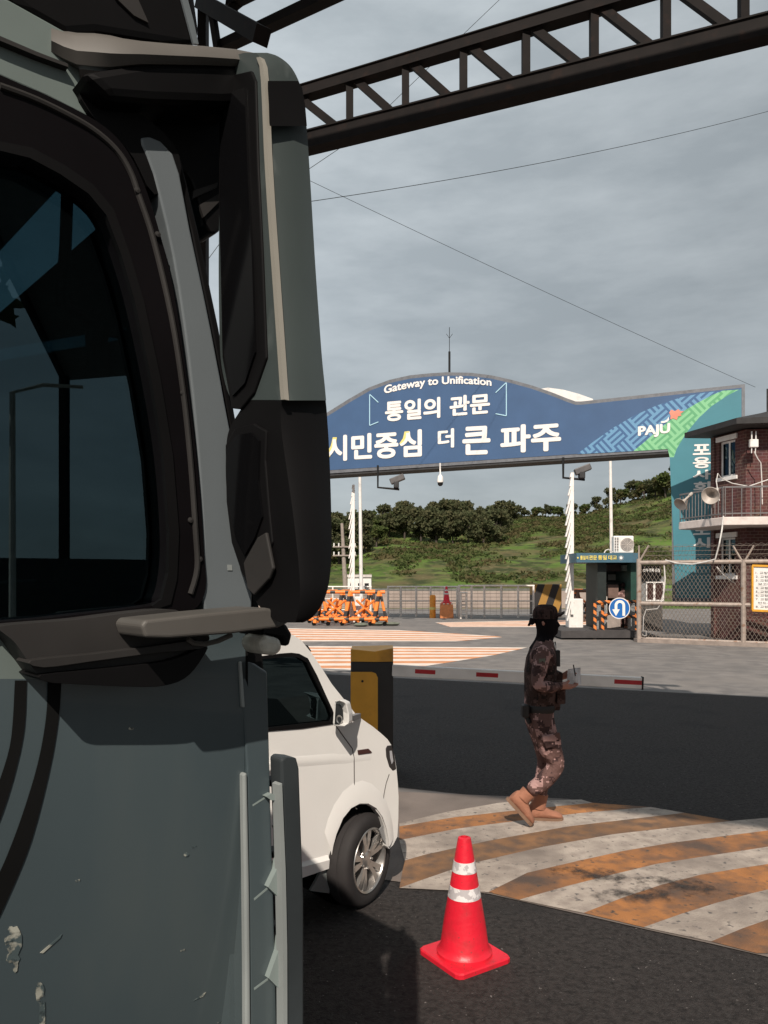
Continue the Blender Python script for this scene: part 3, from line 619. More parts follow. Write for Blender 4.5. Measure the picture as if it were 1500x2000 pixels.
# ------------------------------------------------------------------ chain-link fence with its notice board
F1, F2 = G(1248, 1254), G(1452, 1262); fd = (F2-F1).normalized(); F3 = F2+fd*3.9
fence = thing('chain_link_fence', F1, 'rusty chain-link fence with pipe rails in front of the brick building', 'fence')
zt, zm = 2.50, 1.22
for p, h in ((F1, 2.62), (F2, 2.55), (F3, 2.55)):
    MB().tube([p, p+Vector((0, 0, h))], .075, 10).build('post', M_galv, fence)
    for s in (-1, 1): MB().tube([p+Vector((0, 0, h-.1)), p+Vector((0, 0, h))+fd*(.28*s if p is not F1 else (0 if s < 0 else .3))+Vector((0, 0, .42))], .03, 6).build('barb_arm', M_galv, fence)
for z, r in ((zt, .065), (zm, .065), (.12, .045)): MB().tube([F1+Vector((0, 0, z)), F3+Vector((0, 0, z))], r, 8).build('rail', M_galv, fence)
ms = MB(); L = (F3-F1).length; off = Vector((fd.y, -fd.x, 0))*-.03; H = 2.62; pit = .115; slope = 1.75
def wirept(s, z): return F1+fd*s+off+Vector((0, 0, z))
k = -int(H/slope/pit)-1
while k*pit < L:
    for sg in (1, -1):
        s0 = k*pit; a, b = (s0, 0.08), (s0+H/slope, H)
        pts = []
        for s, z in (a, b): pts.append([s, z])
        if pts[0][0] < 0: pts[0] = [0, .08+(0-s0)*slope]
        if pts[1][0] > L: pts[1] = [L, (L-s0)*slope]
        if pts[1][0]-pts[0][0] > .02:
            if sg < 0: pts = [[s, H+.08-z] for s, z in pts]
            ms.tube([wirept(*pts[0]), wirept(*pts[1])], .0062, 4, caps=False)
    k += 1
ms.build('mesh_panel', M_wire, fence, fix=False)
bw = MB()
for z in (2.72, 2.85, 2.98): bw.tube([F1+Vector((0, 0, z))+fd*(z-2.6)*.6, F3+Vector((0, 0, z))], .008, 4)
for k in range(26):
    a0 = k*1.9; bw.tube([F1+fd*(k*.19+.18*math.cos(a)*1.1)+Vector((0, .18*math.cos(a+1), 2.85+.2*math.sin(a))) for a in [j*.9 for j in range(8)]], .004, 3)
bw.build('barbed_wire', M_wire, fence, fix=False)
MB().prism([F1+Vector((0, 0, 0))-Vector((.1, .15, 0)), F3-Vector((.1, .15, 0)), F3+Vector((.1, .2, 0)), F1+Vector((-.1, .2, 0))], (0, 0, .11)).build('kerb', mat('fence kerb', (.27, .22, .19), .9), fence)

nb_p = lambda px, py: PL(px, py, F1.y-(F2.y-F1.y)/(F2.x-F1.x)*F1.x-.12, (F2.y-F1.y)/(F2.x-F1.x))
nb = thing('notice_board', nb_p(1510, 1193), 'white notice board with amber frame and numbered lines hung on the fence', 'notice board')
fnn = Vector((fd.y, -fd.x, 0))
MB().prism([nb_p(*p) for p in ((1472, 1107), (1600, 1112), (1600, 1196), (1472, 1190))], fnn*-.02).build('sheet', M_white, nb)
mb = MB(); cr_ = [(1469.5, 1104.5), (1603, 1109), (1603, 1198.5), (1469.5, 1192)]
for i in range(4): mb.bar(nb_p(*cr_[i])+fnn*.01, nb_p(*cr_[(i+1) % 4])+fnn*.01, .05, .06)
mb.build('frame', M_yellow, nb)
M_ink = mat('dark ink', (.10, .09, .09), .7)
for i, s in enumerate(('1. 교량방문 차량은', '2. 교량방문 인원은', '3. 교량방문 목적을', '   보고하여야 하며', '4. 교량방문 출입은', '5. 교량방문 안내에', '6. 교량방문 통제에', '7. 교량방문 종료시', '   반드시 확인후에', '8. 교량방문 문의는')):
    y = 1118.5+i*7.35; x0 = 1476 if s[0] != ' ' else 1481
    lettering(s.strip(), quadmap(lambda a, b: nb_p(a, b)+fnn*.006, (x0, y+2.6), (1545, y+4.6), (x0, y-2.4), (1545, y-.2)), M_ink, nb, 'lettering', .0)

# ------------------------------------------------------------------ guard kiosk, air conditioner, its side booth
KY = 26.0; kk = KY/F
KP = lambda px, py, d=0.0: U(px, py, KY+d)
kio = thing('guard_kiosk', G(1206, 1243), 'dark green guard kiosk with a blue fascia of yellow Korean letters', 'kiosk')
M_green = mat('dark green panel', (.012, .05, .038), .5, var=.15)
M_dgreen = mat('black green frame', (.012, .018, .017), .5, var=.2)
M_fascia = mat('blue fascia', (.05, .12, .17), .5, var=.08)
def kbox(x0, x1, y0, y1, d0, d1, name, m, bevel=0, parent=kio):
    a, b = KP(x0, y1, d0), KP(x1, y0, d0); return MB().prism([(a.x, KY+d0, a.z), (b.x, KY+d0, a.z), (b.x, KY+d0, b.z), (a.x, KY+d0, b.z)], (0, d1-d0, 0)).build(name, m, parent, bevel=bevel)
kbox(1126, 1247, 1080, 1098.5, -.35, 2.0, 'fascia', M_fascia)
kbox(1167, 1184, 1098.5, 1243, 0, .25, 'corner_post', M_dgreen)
kbox(1184.5, 1186, 1165, 1236, -.02, .05, 'door_edge', M_rail)
kbox(1232, 1247, 1098.5, 1178, 0, 1.9, 'side_wall', M_green); kbox(1232, 1245, 1178, 1243, -.03, .3, 'granite_pier', M_granite)
kbox(1165, 1176, 1182, 1243, -.05, .2, 'granite_pier', M_granite); kbox(1180, 1185, 1182, 1243, -.05, .2, 'granite_pier', M_granite)
kbox(1167, 1247, 1098.5, 1243, 1.75, 1.9, 'rear_wall', M_dgreen); kbox(1167, 1171, 1098.5, 1243, .25, 1.75, 'side_wall', M_dgreen)
kbox(1186, 1214, 1138, 1141, .9, 1.5, 'shelf', M_dgreen); kbox(1188, 1206, 1122, 1133, 1.70, 1.74, 'rear_window', mat('bright pane', (.55, .55, .5), .3))
kbox(1188, 1208, 1142, 1168, .6, 1.2, 'desk', mat('brown desk', (.16, .10, .08), .6)); kbox(1186, 1212, 1200, 1232, .5, .9, 'cupboard', mat('beige cupboard', (.32, .27, .24), .7))
kbox(1216, 1231, 1104, 1115, .4, .6, 'meter_box', mat('meter box', (.13, .15, .13), .6)); kbox(1187, 1213, 1102, 1116, .8, 1.2, 'wall_cabinet', mat('dark brown cabinet', (.05, .03, .028), .7))
tag(kbox(1096, 1250, 1232, 1246, -.9, 2.2, 'platform', mat('dark plinth', (.05, .045, .045), .8)))
KF = lambda px, py: KP(px, py, -.36)
M_ylet = mat('yellow letters', (.72, .60, .16), .5)
lettering('통일의', quadmap(KF, (1133, 1093.5), (1149, 1093.5), (1133, 1085), (1149, 1085)), M_ylet, kio, 'lettering', .03)
lettering('관문', quadmap(KF, (1150.5, 1093.5), (1166, 1093.5), (1150.5, 1084.5), (1166, 1084.5)), M_ylet, kio, 'lettering', .03)
lettering('통일', quadmap(KF, (1168, 1093.5), (1185, 1093.5), (1168, 1084.5), (1185, 1084.5)), M_ylet, kio, 'lettering', .03)
lettering('대교', quadmap(KF, (1188, 1093.5), (1205, 1093.5), (1188, 1084.5), (1205, 1084.5)), M_ylet, kio, 'lettering', .03)
em = MB(); ec = KP(1213, 1089.5, -.36)
em.lathe([(0.0, 0), (.05, .0), (.05, .01), (0, .01)], ec+Vector((0, .005, 0)), (0, -1, 0), 16)
for k in range(10):
    a = k*.628; em.bar(ec+Vector((math.cos(a)*.07, 0, math.sin(a)*.07)), ec+Vector((math.cos(a)*.085, 0, math.sin(a)*.085)), .012, .03, up=(0, 1, 0))
em.build('emblem', M_letter, kio); em2 = MB(); ec2 = KP(1128.5, 1089.5, -.36)
em2.lathe([(0.0, 0), (.03, 0), (.03, .01), (0, .01)], ec2, (0, -1, 0), 14); em2.build('emblem', M_ylet, kio)
kbox(1252, 1297, 1126, 1178, .15, 1.6, 'side_booth', M_granite); kbox(1252, 1294, 1178, 1232, .1, 1.6, 'side_booth_base', mat('dark base', (.07, .065, .06), .8))
kbox(1253.5, 1292, 1104, 1131, .0, .1, 'sign_plate', M_matblack)
lettering('신속·정확·친절', quadmap(lambda a, b: KP(a, b, -.008), (1256, 1116.5), (1289, 1117.5), (1256, 1110), (1289, 1110.5)), M_letter, kio, 'lettering', .02)
wf = MB()
for x0, x1, y0, y1 in ((1262, 1297, 1136, 1138.5), (1262, 1297, 1171.5, 1174), (1262, 1264, 1138.5, 1171.5), (1295, 1297, 1138.5, 1171.5), (1276, 1280, 1138.5, 1171.5)):
    a, b = KP(x0, y1, .1), KP(x1, y0, .1); wf.prism([(a.x, a.y, a.z), (b.x, a.y, a.z), (b.x, a.y, b.z), (a.x, a.y, b.z)], (0, .05, 0))
wfo = wf.build('window', M_white, kio); kbox(1264, 1295, 1138.5, 1171.5, .13, .142, 'pane', mat('brown pane', (.05, .025, .022), .15), parent=wfo)

ac = thing('air_conditioner', KP(1219, 1082, .3), 'white outdoor air conditioner unit standing on the kiosk roof', 'air conditioner')
a, b = KP(1199, 1080, .1), KP(1238, 1046.5, .1)
MB().prism([(a.x, a.y, a.z), (b.x, a.y, a.z), (b.x, a.y, b.z), (a.x, a.y, b.z)], (0, .3, 0)).build('casing', M_white, ac, bevel=.03)
fc = KP(1225, 1064, .1); fg = MB()
for r in (.06, .10, .14, .18, .215): fg.lathe([(r, 0), (r+.012, .012), (r+.022, 0)], fc, (0, -1, 0), 26)
for k in range(8): a_ = k*math.pi/4; fg.bar(fc+Vector((0, -.008, 0)), fc+Vector((math.cos(a_)*.22, -.008, math.sin(a_)*.22)), .01, .012)
fg.build('fan_grille', M_rail, ac); MB().lathe([(0, .002), (.215, .002)], fc, (0, -1, 0), 24).build('fan_opening', mat('fan shade', (.16, .15, .15), .8), ac)
lv = MB()
for k in range(9):
    for c_ in (0, 1): p = KP(1202+c_*4.5, 1051+k*3.1, .097); lv.box(p, (.05, .012, .028))
lv.build('louvre', M_black, ac)
ctop = KP(1199, 1080, .2); cable([ctop, KP(1193, 1076, .2), KP(1188, 1073, .2), KP(1183, 1075, .2), KP(1180, 1080, .1)], 'short white pipe bent from the air conditioner to the kiosk roof', .02)

# no-through barrier with the U-turn sign
M_haz = stripe_mat('orange and black tape', (.74, .22, .045), (.022, .018, .018), 5.2, (.6, .0, .8))
bar_ = thing('pipe_barricade', G(1170, 1249), 'orange and black striped pipe barricade in front of the kiosk', 'barricade')
BY = 25.2; bp = lambda px, py, d=0: U(px, py, BY+d)
for x, d in ((1162, 0), (1177, .35)): MB().tube([Vector((bp(x, 0, d).x, BY+d, 0)), bp(x, 1178-d*6, d)], .055, 10).build('leg', M_haz, bar_)
MB().tube([bp(1162, 1180), bp(1170, 1176, .1), bp(1247, 1175, .3)], .055, 10).build('top_rail', M_haz, bar_)
MB().tube([bp(1177, 1205, .35), bp(1190, 1198, .2), bp(1247, 1206, .35)], .05, 10).build('brace', M_haz, bar_)
MB().tube([bp(1243, 1175, .3), Vector((bp(1243, 0, .3).x, BY+.3, 0))], .05, 10).build('leg', M_haz, bar_)
sg = thing('u_turn_sign', bp(1210, 1210, -.1), 'round blue U-turn sign with a white hooked arrow', 'road sign')
sc_ = bp(1210, 1188, -.06); sr = 20.5*BY/F
MB().lathe([(0, .0), (sr, 0), (sr, .03), (0, .03)], sc_+Vector((0, .03, 0)), (0, -1, 0), 40).build('disc', mat('blue sign face', (.016, .13, .42), .4, var=.05), sg)
MB().lathe([(sr*.93, .034), (sr+.004, .034), (sr+.004, .03), (sr*.93, .03)], sc_+Vector((0, .03, 0)), (0, -1, 0), 40).build('rim', M_letter, sg)
def sp(x, y): return sc_+Vector((x*sr, -.006, y*sr))
ar = MB(); w_ = .13; path = [(.40, -.72)]+[(.40-.0, .2)]+[(.03+.37*math.cos(a), .28+.37*math.sin(a)) for a in [j*math.pi/10 for j in range(0, 11)]]+[(-.34, -.1)]
out = []; inn = []
for i, (x, y) in enumerate(path):
    a, b = path[max(i-1, 0)], path[min(i+1, len(path)-1)]; dx, dy = b[0]-a[0], b[1]-a[1]; l = math.hypot(dx, dy); out.append((x+dy/l*w_, y-dx/l*w_)); inn.append((x-dy/l*w_, y+dx/l*w_))
for i in range(len(path)-1): ar.add([sp(*out[i]), sp(*out[i+1]), sp(*inn[i+1]), sp(*inn[i])], [[0, 1, 2, 3]])
ar.add([sp(-.70, -.1), sp(.02, -.1), sp(-.34, -.74)], [[0, 1, 2]]); ar.build('arrow', M_letter, sg)

# ------------------------------------------------------------------ raised lift barriers with hanging skirts
def lift_barrier(px_arm, Y, cab, arm_top_py, label, n=24, lean=-.16):
    x = (px_arm-CX)*Y/F; t = thing('lift_barrier', (x, Y, 0), label, 'barrier')
    ztop = CAMZ-(arm_top_py-HY)*Y/F; z0 = .95
    if cab:
        MB().box((x+.18, Y+.1, .72), (.50, .55, 1.15)).build('cabinet', M_white, t, bevel=.03); MB().box((x+.18, Y+.1, .075), (.56, .6, .15)).build('plinth', M_black, t)
    else: MB().box((x+.1, Y+.1, .6), (.5, .55, 1.2)).build('cabinet', M_white, t, bevel=.03)
    MB().bar((x+.02, Y-.2, z0-.2), (x+.02, Y-.2, ztop), .10, .17, up=(0, 1, 0)).build('boom', M_white, t)
    for k in range(n):
        z = z0+.2+(ztop-z0-.25)*(k/(n-1)); 
        f = min(1, (ztop-z)/1.0+.15)
        MB().bar((x-.02, Y-.23, z), (x+(lean-.05*(k % 2))*f, Y-.26, z-.62*f), .04, .115, up=(0, 1, 0)).build('skirt_slat', M_white, t)
        if k % 2 == 0: MB().box((x+.06, Y-.2, z), (.05, .14, .03)).build('hinge', M_black, t)
    return t
lift_barrier(1113, 27.0, True, 925, 'raised white lift barrier with folded skirt slats beside the kiosk')
lift_barrier(690, 33.95, False, 948, 'raised white lift barrier with folded skirt slats behind the orange barricades', lean=-.13)

for px, Y, y0, label in ((706, 44, 905, 'tall white pole standing left under the arch, beside the raised barrier'), (1196, 36, 880, 'tall white pole rising behind the kiosk air conditioner')):
    p = G(px, HY+CAMZ*F/Y); t = thing('white_pole', p, label, 'pole'); r = .115 if px < 900 else .09
    top_ = CAMZ-(y0-HY)*Y/F
    MB().tube([p, p+Vector((-.1, 0, top_))], [r, r*.72], 12).build('shaft', M_white, t, smooth=True); MB().lathe([(0, 0), (.22, 0), (.22, .08), (r, .1)], p, n=12).build('base_plate', M_galv, t)
up_ = G(676, HY+CAMZ*F/64); t = thing('utility_pole', up_, 'old utility pole with two crossarms far behind the barricades', 'utility pole')
zz = lambda py: CAMZ-(py-HY)*64/F
M_pole = mat('weathered pole', (.30, .25, .22), .9)
MB().tube([up_, Vector((up_.x-.35, 64, zz(1022)))], [.22, .12], 10).build('shaft', M_pole, t)
for py in (1068, 1085):
    mb = MB(); mb.bar((up_.x-1.1, 63.8, zz(py)), (up_.x+.9, 63.8, zz(py)), .09, .11); mb.build('crossarm', M_pole, t)
    for s in (-1, -.6, .4, .75): MB().tube([(up_.x+s, 63.8, zz(py)), (up_.x+s, 63.8, zz(py)+.3)], .06, 6).build('insulator', M_white, t)
hp = G(702, HY+CAMZ*F/58); t = thing('site_cabin', hp, 'small white cabin with dark windows far off below the wood', 'cabin')
k = 58/F; hx = hp.x
MB().box((hx, 59, 1.15), (46*k, 2, 1.9)).build('wall', M_white, t); MB().box((hx, 59, 2.2), (48*k, 2.2, .2)).build('roof', mat('cabin roof', (.55, .5, .47), .6), t)
for s in (-.55, 0.05, .55): MB().box((hx+s, 57.99, 1.45), (.32, .03, .4)).build('window', M_black, t)

# ------------------------------------------------------------------ orange knife-rest barricades
M_og = stripe_mat('orange and black banded pipe', (.80, .21, .03), (.02, .018, .018), 1.55, (1, 0, 0), duty=.66)
M_og2 = stripe_mat('orange and black banded leg', (.80, .22, .035), (.02, .018, .018), 1.6, (0, 0, 1), duty=.62)
def knife_rest(n=3, L=3.0):
    t = thing('knife_rest_barricade', (0, 0, 0), None, 'barricade', 'orange knife-rest barricades')
    MB().tube([(-L/2, 0, 1.42), (L/2, 0, 1.42)], .075, 10).build('top_pipe', M_og, t)
    for s in (-.45, .45): MB().tube([(-L/2-.1, s, .28), (L/2+.1, s, .28)], .075, 10).build('bottom_pipe', M_og, t)
    for i in range(n):
        x = -L/2+.25+(L-.5)*i/(n-1)
        for s in (-1, 1): MB().tube([(x-.22, s*.5, .1), (x, 0, 1.45)], .085, 8).build('leg', M_og2, t)
        MB().tube([(x+.34, -.3, .1), (x+.05, .0, 1.35)], .06, 8).build('leg', M_og2, t)
    for i in range(n-1):
        x = -L/2+.25+(L-.5)*(i+.5)/(n-1)
        for a, b in (((-.38, -.3, .45), (.38, .3, 1.05)), ((.38, -.3, .45), (-.38, .3, 1.05)), ((-.1, .35, .4), (.12, -.35, 1.1)), ((-.3, -.42, .12), (.1, -.42, .5)), ((.3, -.42, .12), (-.1, -.42, .5))):
            MB().tube([(x+a[0], a[1], a[2]), (x+b[0], b[1], b[2])], .055, 8).build('spike', M_orange, t)
    for i in range(2*n): MB().lathe([(0, -.06), (.09, -.06), (.09, .06), (0, .06)], (-L/2+L*i/(2*n-1), -.45, .09), (0, 1, 0), 12).build('castor', M_matblack, t)
    return t
kr = knife_rest(); kr.location = (-1.45, 33.0, 0); kr.rotation_euler = (0, 0, R(-3)); tag(kr, 'orange and black knife-rest barricade nearest the road, right of the lorry mirror')
k2 = copy_tree(kr); k2.location = (-1.9, 35.1, 0); k2.rotation_euler = (0, 0, R(5)); tag(k2, 'second orange knife-rest barricade standing close behind the nearest one')
k3 = copy_tree(kr); k3.location = (10.6, 37.5, 0); k3.rotation_euler = (0, 0, R(-14)); tag(k3, 'orange knife-rest barricade seen between the kiosk and the blue arch leg')
k4 = knife_rest(4, 3.6); k4.location = (10.05, 36.0, 0); k4.scale = (.62, 1, 1); k4['group'] = 'orange knife-rest barricades'
M_rust = mat('rusted brown pipe', (.09, .055, .04), .8, var=.3)
for ch in k4.children: ch.data.materials[0] = M_rust
tag(k4, 'rust-brown unpainted knife-rest barricade left of the kiosk'); del k4['group']
M_bag = mat('grey green sandbag', (.13, .14, .11), .95, var=.25, scale=8)
for i, (px, py, s, lab) in enumerate(((735, 1222, 1.0, 'flat grey-green sandbag lying left in the pair by the barricade'), (766, 1222, .95, 'plump grey-green sandbag at the right end of the barricade'), (705, 1224, .9, 'grey-green sandbag half under the middle of the barricade'))):
    c = G(px, py); o = MB()
    rings = []
    for j in range(7):
        a = -1+2*j/6; w = math.sqrt(max(0.02, 1-a*a*.95)); rings.append([c+Vector((a*.34*s, math.cos(b)*.19*w*s, .085+math.sin(b)*.085*w*(1+.15*math.sin(3*b+i)))) for b in [q*math.pi/5 for q in range(10)]])
    o.loft(rings); tag(o.build('sandbag', M_bag, smooth=True), lab, 'sandbag', 'sandbags by the barricade')

# ------------------------------------------------------------------ rear fences, bollard, block, hazard block, low wall
M_gate = mat('pale fence pipe', (.74, .67, .61), .5)
def pipe_fence(xs, Y, ytop, ybase, label, frame_x=None):
    t = thing('pipe_fence', ((xs[0]-CX)*Y/F, Y, 0), label, 'fence'); h = CAMZ-(ytop-HY)*Y/F
    X = [(x-CX)*Y/F for x in xs]
    for x in X: MB().tube([(x, Y, 0), (x, Y, h)], .055, 8).build('post', M_gate, t)
    for z in (h, h*.52, .14): MB().tube([(X[0]-.05, Y, z), (X[-1]+.05, Y, z)], .045 if z == h else .03, 8).build('rail', M_gate, t)
    ms = MB()
    for k in range(9): z = .16+(h-.2)*k/8; ms.tube([(X[0], Y, z), (X[-1], Y, z)], .009, 4, caps=False)
    n = int((X[-1]-X[0])/.3)
    for k in range(n): x = X[0]+(X[-1]-X[0])*k/n; ms.tube([(x, Y, .14), (x, Y, h)], (.0045), 4, caps=False)
    ms.build('mesh_panel', M_wire, t, fix=False); return t
pipe_fence([758, 783, 813, 841, 868, 893], 40.5, 1146, 1204, 'pale pipe fence panel to the left behind the orange bollard')
pipe_fence([897, 921, 946, 979, 1012, 1042], 39.2, 1144, 1204, 'pale pipe fence panel to the right, beside the striped block')
pipe_fence([900, 911], 38.2, 1158, 1207, 'narrow pale pipe gate standing between the two fence panels')
pipe_fence([560, 610, 650, 690, 724], 46, 1146, 1195, 'pale pipe fence far behind the orange barricades')
wl = G(900, 1190.5); t_ = MB().box((4.5, 51.3, .55), (26, .4, 1.25)).build('road_barrier_wall', mat('beige concrete', (.33, .27, .235), .9, var=.18, scale=.8)); tag(t_, 'low beige concrete wall running behind the pipe fences', 'wall')
gr = thing('guard_rail', (6, 57, 0), 'thin grey guard rail along the foot of the grassy bank', 'guard rail')
mb = MB(); mb.box((6, 57, 1.18), (60, .08, .16)); mb.build('beam', mat('grey guard rail', (.17, .17, .16), .6, metal=.3), gr)
for k in range(16): MB().box((-22+k*3.8, 57.1, .7), (.12, .12, 1.0)).build('post', M_galv, gr)
bo = G(845, 1207); t = thing('orange_bollard', bo, 'orange bollard post in front of the left fence panel', 'bollard')
MB().lathe([(.16, 0), (.16, 1.08), (.13, 1.16), (0, 1.18)], bo, n=18).build('post', mat('amber bollard', (.78, .30, .035), .5), t, smooth=True); MB().lathe([(.165, .42), (.165, .56)], bo, n=18).build('band', M_lemon, t)
ob = G(873, 1208); t = thing('orange_block', ob, 'square orange water-filled block under the small red cone', 'barrier block')
MB().loft([[ob+Vector((sx*.34, sy*.3+.3, 0)) for sx, sy in ((-1, -1), (1, -1), (1, 1), (-1, 1))], [ob+Vector((sx*.31, sy*.27+.3, .70)) for sx, sy in ((-1, -1), (1, -1), (1, 1), (-1, 1))]]).build('block', mat('faded orange plastic', (.74, .27, .10), .6), t, bevel=.04)
MB().box(ob+Vector((0, .3, .735)), (.6, .52, .06)).build('striped_lid', stripe_mat('red white lid', (.7, .12, .06), (.75, .6, .5), 5, (1, .3, 0)), t)
M_cone = mat('red cone plastic', (.70, .014, .034), .42, var=.07, scale=5, dirt=(.30, .03, .03), dscale=9, dthr=(.52, .9), grit=(.30, .04, .04), gscale=60, gthr=(.66, .74), bump=.15, bscale=25)
M_reflect = mat('silver reflective collar', (.74, .71, .71), .35, var=.10, scale=14, col2=(.48, .45, .46), thr=(.48, .52))
def cone(base, h, label, cat='traffic cone', rot=0.3):
    t = thing('traffic_cone', base, label, cat); s = h/.70
    mz = Matrix.Translation(base) @ Matrix.Rotation(rot, 4, 'Z')
    prof = [(.160, .032), (.160, .05), (.148, .062), (.138, .085), (.120, .215), (.0405, .675), (.036, .695), (.022, .70), (.02, .67)]
    o = MB().lathe([(r*s, z*s) for r, z in prof], (0, 0, 0), n=40); o.v = [mz @ v for v in o.v]; o.build('cone_body', M_cone, t, smooth=True)
    def rad(z): return (.118+(.0405-.118)*(z-.215)/.46)
    b = MB(); hw = .186
    pts = []
    for i in range(4):
        for da in (-.10, 0, .10):
            a = math.pi/4+i*math.pi/2+da; rr = hw*math.sqrt(2)*(.985 if da == 0 else .955); pts.append((math.cos(a)*rr, math.sin(a)*rr))
    b.loft([[mz @ Vector((x*s, y*s, 0)) for x, y in pts], [mz @ Vector((x*s, y*s, .028*s)) for x, y in pts], [mz @ Vector((x*.97*s, y*.97*s, .035*s)) for x, y in pts]]); b.build('base', M_cone, t)
    for z0, z1 in ((.505, .565), (.36, .425)):
        q = MB().lathe([((rad(z0)+.0005)*s, z0*s), ((rad(z0)+.0025)*s, z0*s), ((rad(z1)+.0025)*s, z1*s), ((rad(z1)+.0005)*s, z1*s)], (0, 0, 0), n=40); q.v = [mz @ v for v in q.v]; q.build('reflective_collar', M_reflect, t, smooth=True)
    return t
cone(ob+Vector((0, .3, .765)), .84, 'small far red traffic cone standing on the orange block', rot=.1)
cone(G(907, 1871), .64, 'bright red traffic cone with two silver collars on the dark asphalt', rot=R(33))
hb = G(1070, 1205); t = thing('hazard_block', hb, 'square block painted with slanting amber and black stripes behind the soldier', 'barrier block')
hw = 27*hb.y/F; hh = CAMZ-(1141-HY)*hb.y/F
MB().box(hb+Vector((0, .6, hh/2)), (hw*2, 1.2, hh)).build('block', stripe_mat('amber black slant', (.36, .19, .04), (.02, .018, .018), 1.28, (1, 0, -.34), duty=.5), t, bevel=.02)

# ------------------------------------------------------------------ folding-arm barrier gate in the lane
bY = G(726, 1520).y; BG = lambda px, py, d=0: U(px, py, bY+d)
bx = (726-CX)*bY/F; bg = thing('barrier_gate', (bx, bY, 0), 'amber and black lane barrier post with a lowered white arm', 'barrier gate')
ztop = BG(0, 1268).z; x0, x1, x2 = BG(685, 0).x, BG(722, 0).x, BG(768, 0).x
def gbox(xa, xb, y0, y1, za, zb, name, m, bev=.006): return MB().box(((xa+xb)/2, bY+(y0+y1)/2, (za+zb)/2), (xb-xa, y1-y0, zb-za)).build(name, m, bg, bevel=bev)
zc = BG(0, 1292).z
M_blackpaint = mat('black gate paint', (.016, .015, .015), .4, var=.2)
gbox(x0, x2, 0, .36, .04, zc-.002, 'cabinet', M_blackpaint); gbox(x0-.015, x2+.015, -.015, .375, 0, .04, 'plinth', M_blackpaint)
MB().loft([[Vector((x, bY+y, zc)) for x, y in ((x0, -.004), (x1+.05, -.03), (x2, -.004), (x2, .36), (x0, .36))], [Vector((x, bY+y, z)) for x, y, z in ((x0, -.004, ztop), (x1+.05, -.03, ztop-.02), (x2, -.004, ztop+.01), (x2, .36, ztop+.01), (x0, .36, ztop))]]).build('cap', M_yellow, bg)
xp = BG(738, 0).x; zp = BG(0, 1312).z
mb = MB(); mb.prism([Vector((a, bY-.006, b)) for a, b in ((x0, .12), (xp, .12), (xp, zp-.06), (xp-.02, zp-.015), (xp-.06, zp), (x0, zp))], (0, -.012, 0)); dp = mb.build('access_door', M_yellow, bg)
MB().lathe([(0, 0), (.012, 0), (.012, .008), (0, .008)], BG(708, 1330)+Vector((0, -.018, 0)), (0, -1, 0), 12).build('lock', M_black, dp)
arm0 = BG(766, 1309, -.05); arm1 = PL(1253, 1334, arm0.y, 0.0)
arm1 = U(1253, 1334, arm0.y*0.985)
M_arm = mat('white arm paint', (.80, .77, .74), .5, var=.06, dirt=(.6, .57, .54), dscale=3)
mb = MB(); mb.bar(arm0, arm1, .05, .112); am = mb.build('arm', M_arm, bg, bevel=.008)
dA = (arm1-arm0).normalized(); M_red = mat('red reflector', (.42, .012, .02), .35)
def arm_pt(px): t = (px-766)/(1253-766); return arm0.lerp(arm1, t)
for a, b in ((811, 851), (931, 974), (1199, 1252)):
    p, q2 = arm_pt(a), arm_pt(b); o = MB(); o.bar(p+Vector((0, -.024, .004)), q2+Vector((0, -.024, .004)), .003, .042); o.build('reflector', M_red, am)
o = MB(); o.bar(arm1, arm1+dA*.012, .06, .125); o.build('end_cap', M_black, am)

# ------------------------------------------------------------------ dark grey-green lorry cab close at the left
LY0, LM = 1.45, 0.9
lth = math.atan(LM); la = Vector((math.cos(lth), math.sin(lth), 0)); ln = Vector((math.sin(lth), -math.cos(lth), 0)); UP = Vector((0, 0, 1))
def T(px, py, out=0.0): return PL(px, py, LY0-out/math.cos(lth), LM)
Lc = T(480, 1500); Lc = Vector((Lc.x, Lc.y, 0))                      # foot of the front corner
def TS(s, z, out=0.0): return Lc+la*s+UP*z+ln*out                     # s along the side, out towards the traffic lane
M_paint = mat('grey green cab paint', (.056, .076, .084), .30, var=.08, scale=2.5, coat=.2, dirt=(.078, .096, .098), dscale=5, dthr=(.52, .8), spec=.5, stretch=(1, 1, .16))
M_paint2 = mat('pale grey green pillar paint', (.120, .137, .146), .42, var=.08, scale=3)
M_roofp = mat('dusty green roof paint', (.13, .16, .15), .5, var=.1)
M_trim = mat('dusty black plastic', (.028, .026, .025), .6, spec=.2, var=.25, scale=6)
M_arm_p = mat('worn grey plastic', (.085, .078, .070), .6, var=.15, scale=5)
M_blk = mat('black trim', (.005, .0047, .005), .5, spec=.12, var=.2)
M_rubber = mat('purplish black rubber', (.0042, .0034, .0040), .45, var=.2, spec=.09)
M_edge = mat('light worn edge', (.25, .27, .265), .5, var=.12)
M_chip = mat('bare scraped primer', (.34, .34, .29), .8, var=.25, scale=30, col2=(.06, .085, .09), thr=(.47, .53))
lorry = thing('lorry', (Lc.x, Lc.y, 0), 'dark grey-green lorry cab with tall black door mirror close at the left', 'lorry')
def lp(name, poly, o1, th, m, bevel=.0, parent=None, smooth=False, seg=2):
    """a plate on the cab side: outline measured at distance o1 outside the side plane, th thick towards the cab"""
    return MB().prism([p if isinstance(p, Vector) else T(p[0], p[1], o1) for p in poly], ln*-th).build(name, m, parent or lorry, bevel=bevel, smooth=smooth, seg=seg)
def lps(name, poly, *a, **k): return lp(name, smooth_poly(poly, 3), *a, **k)
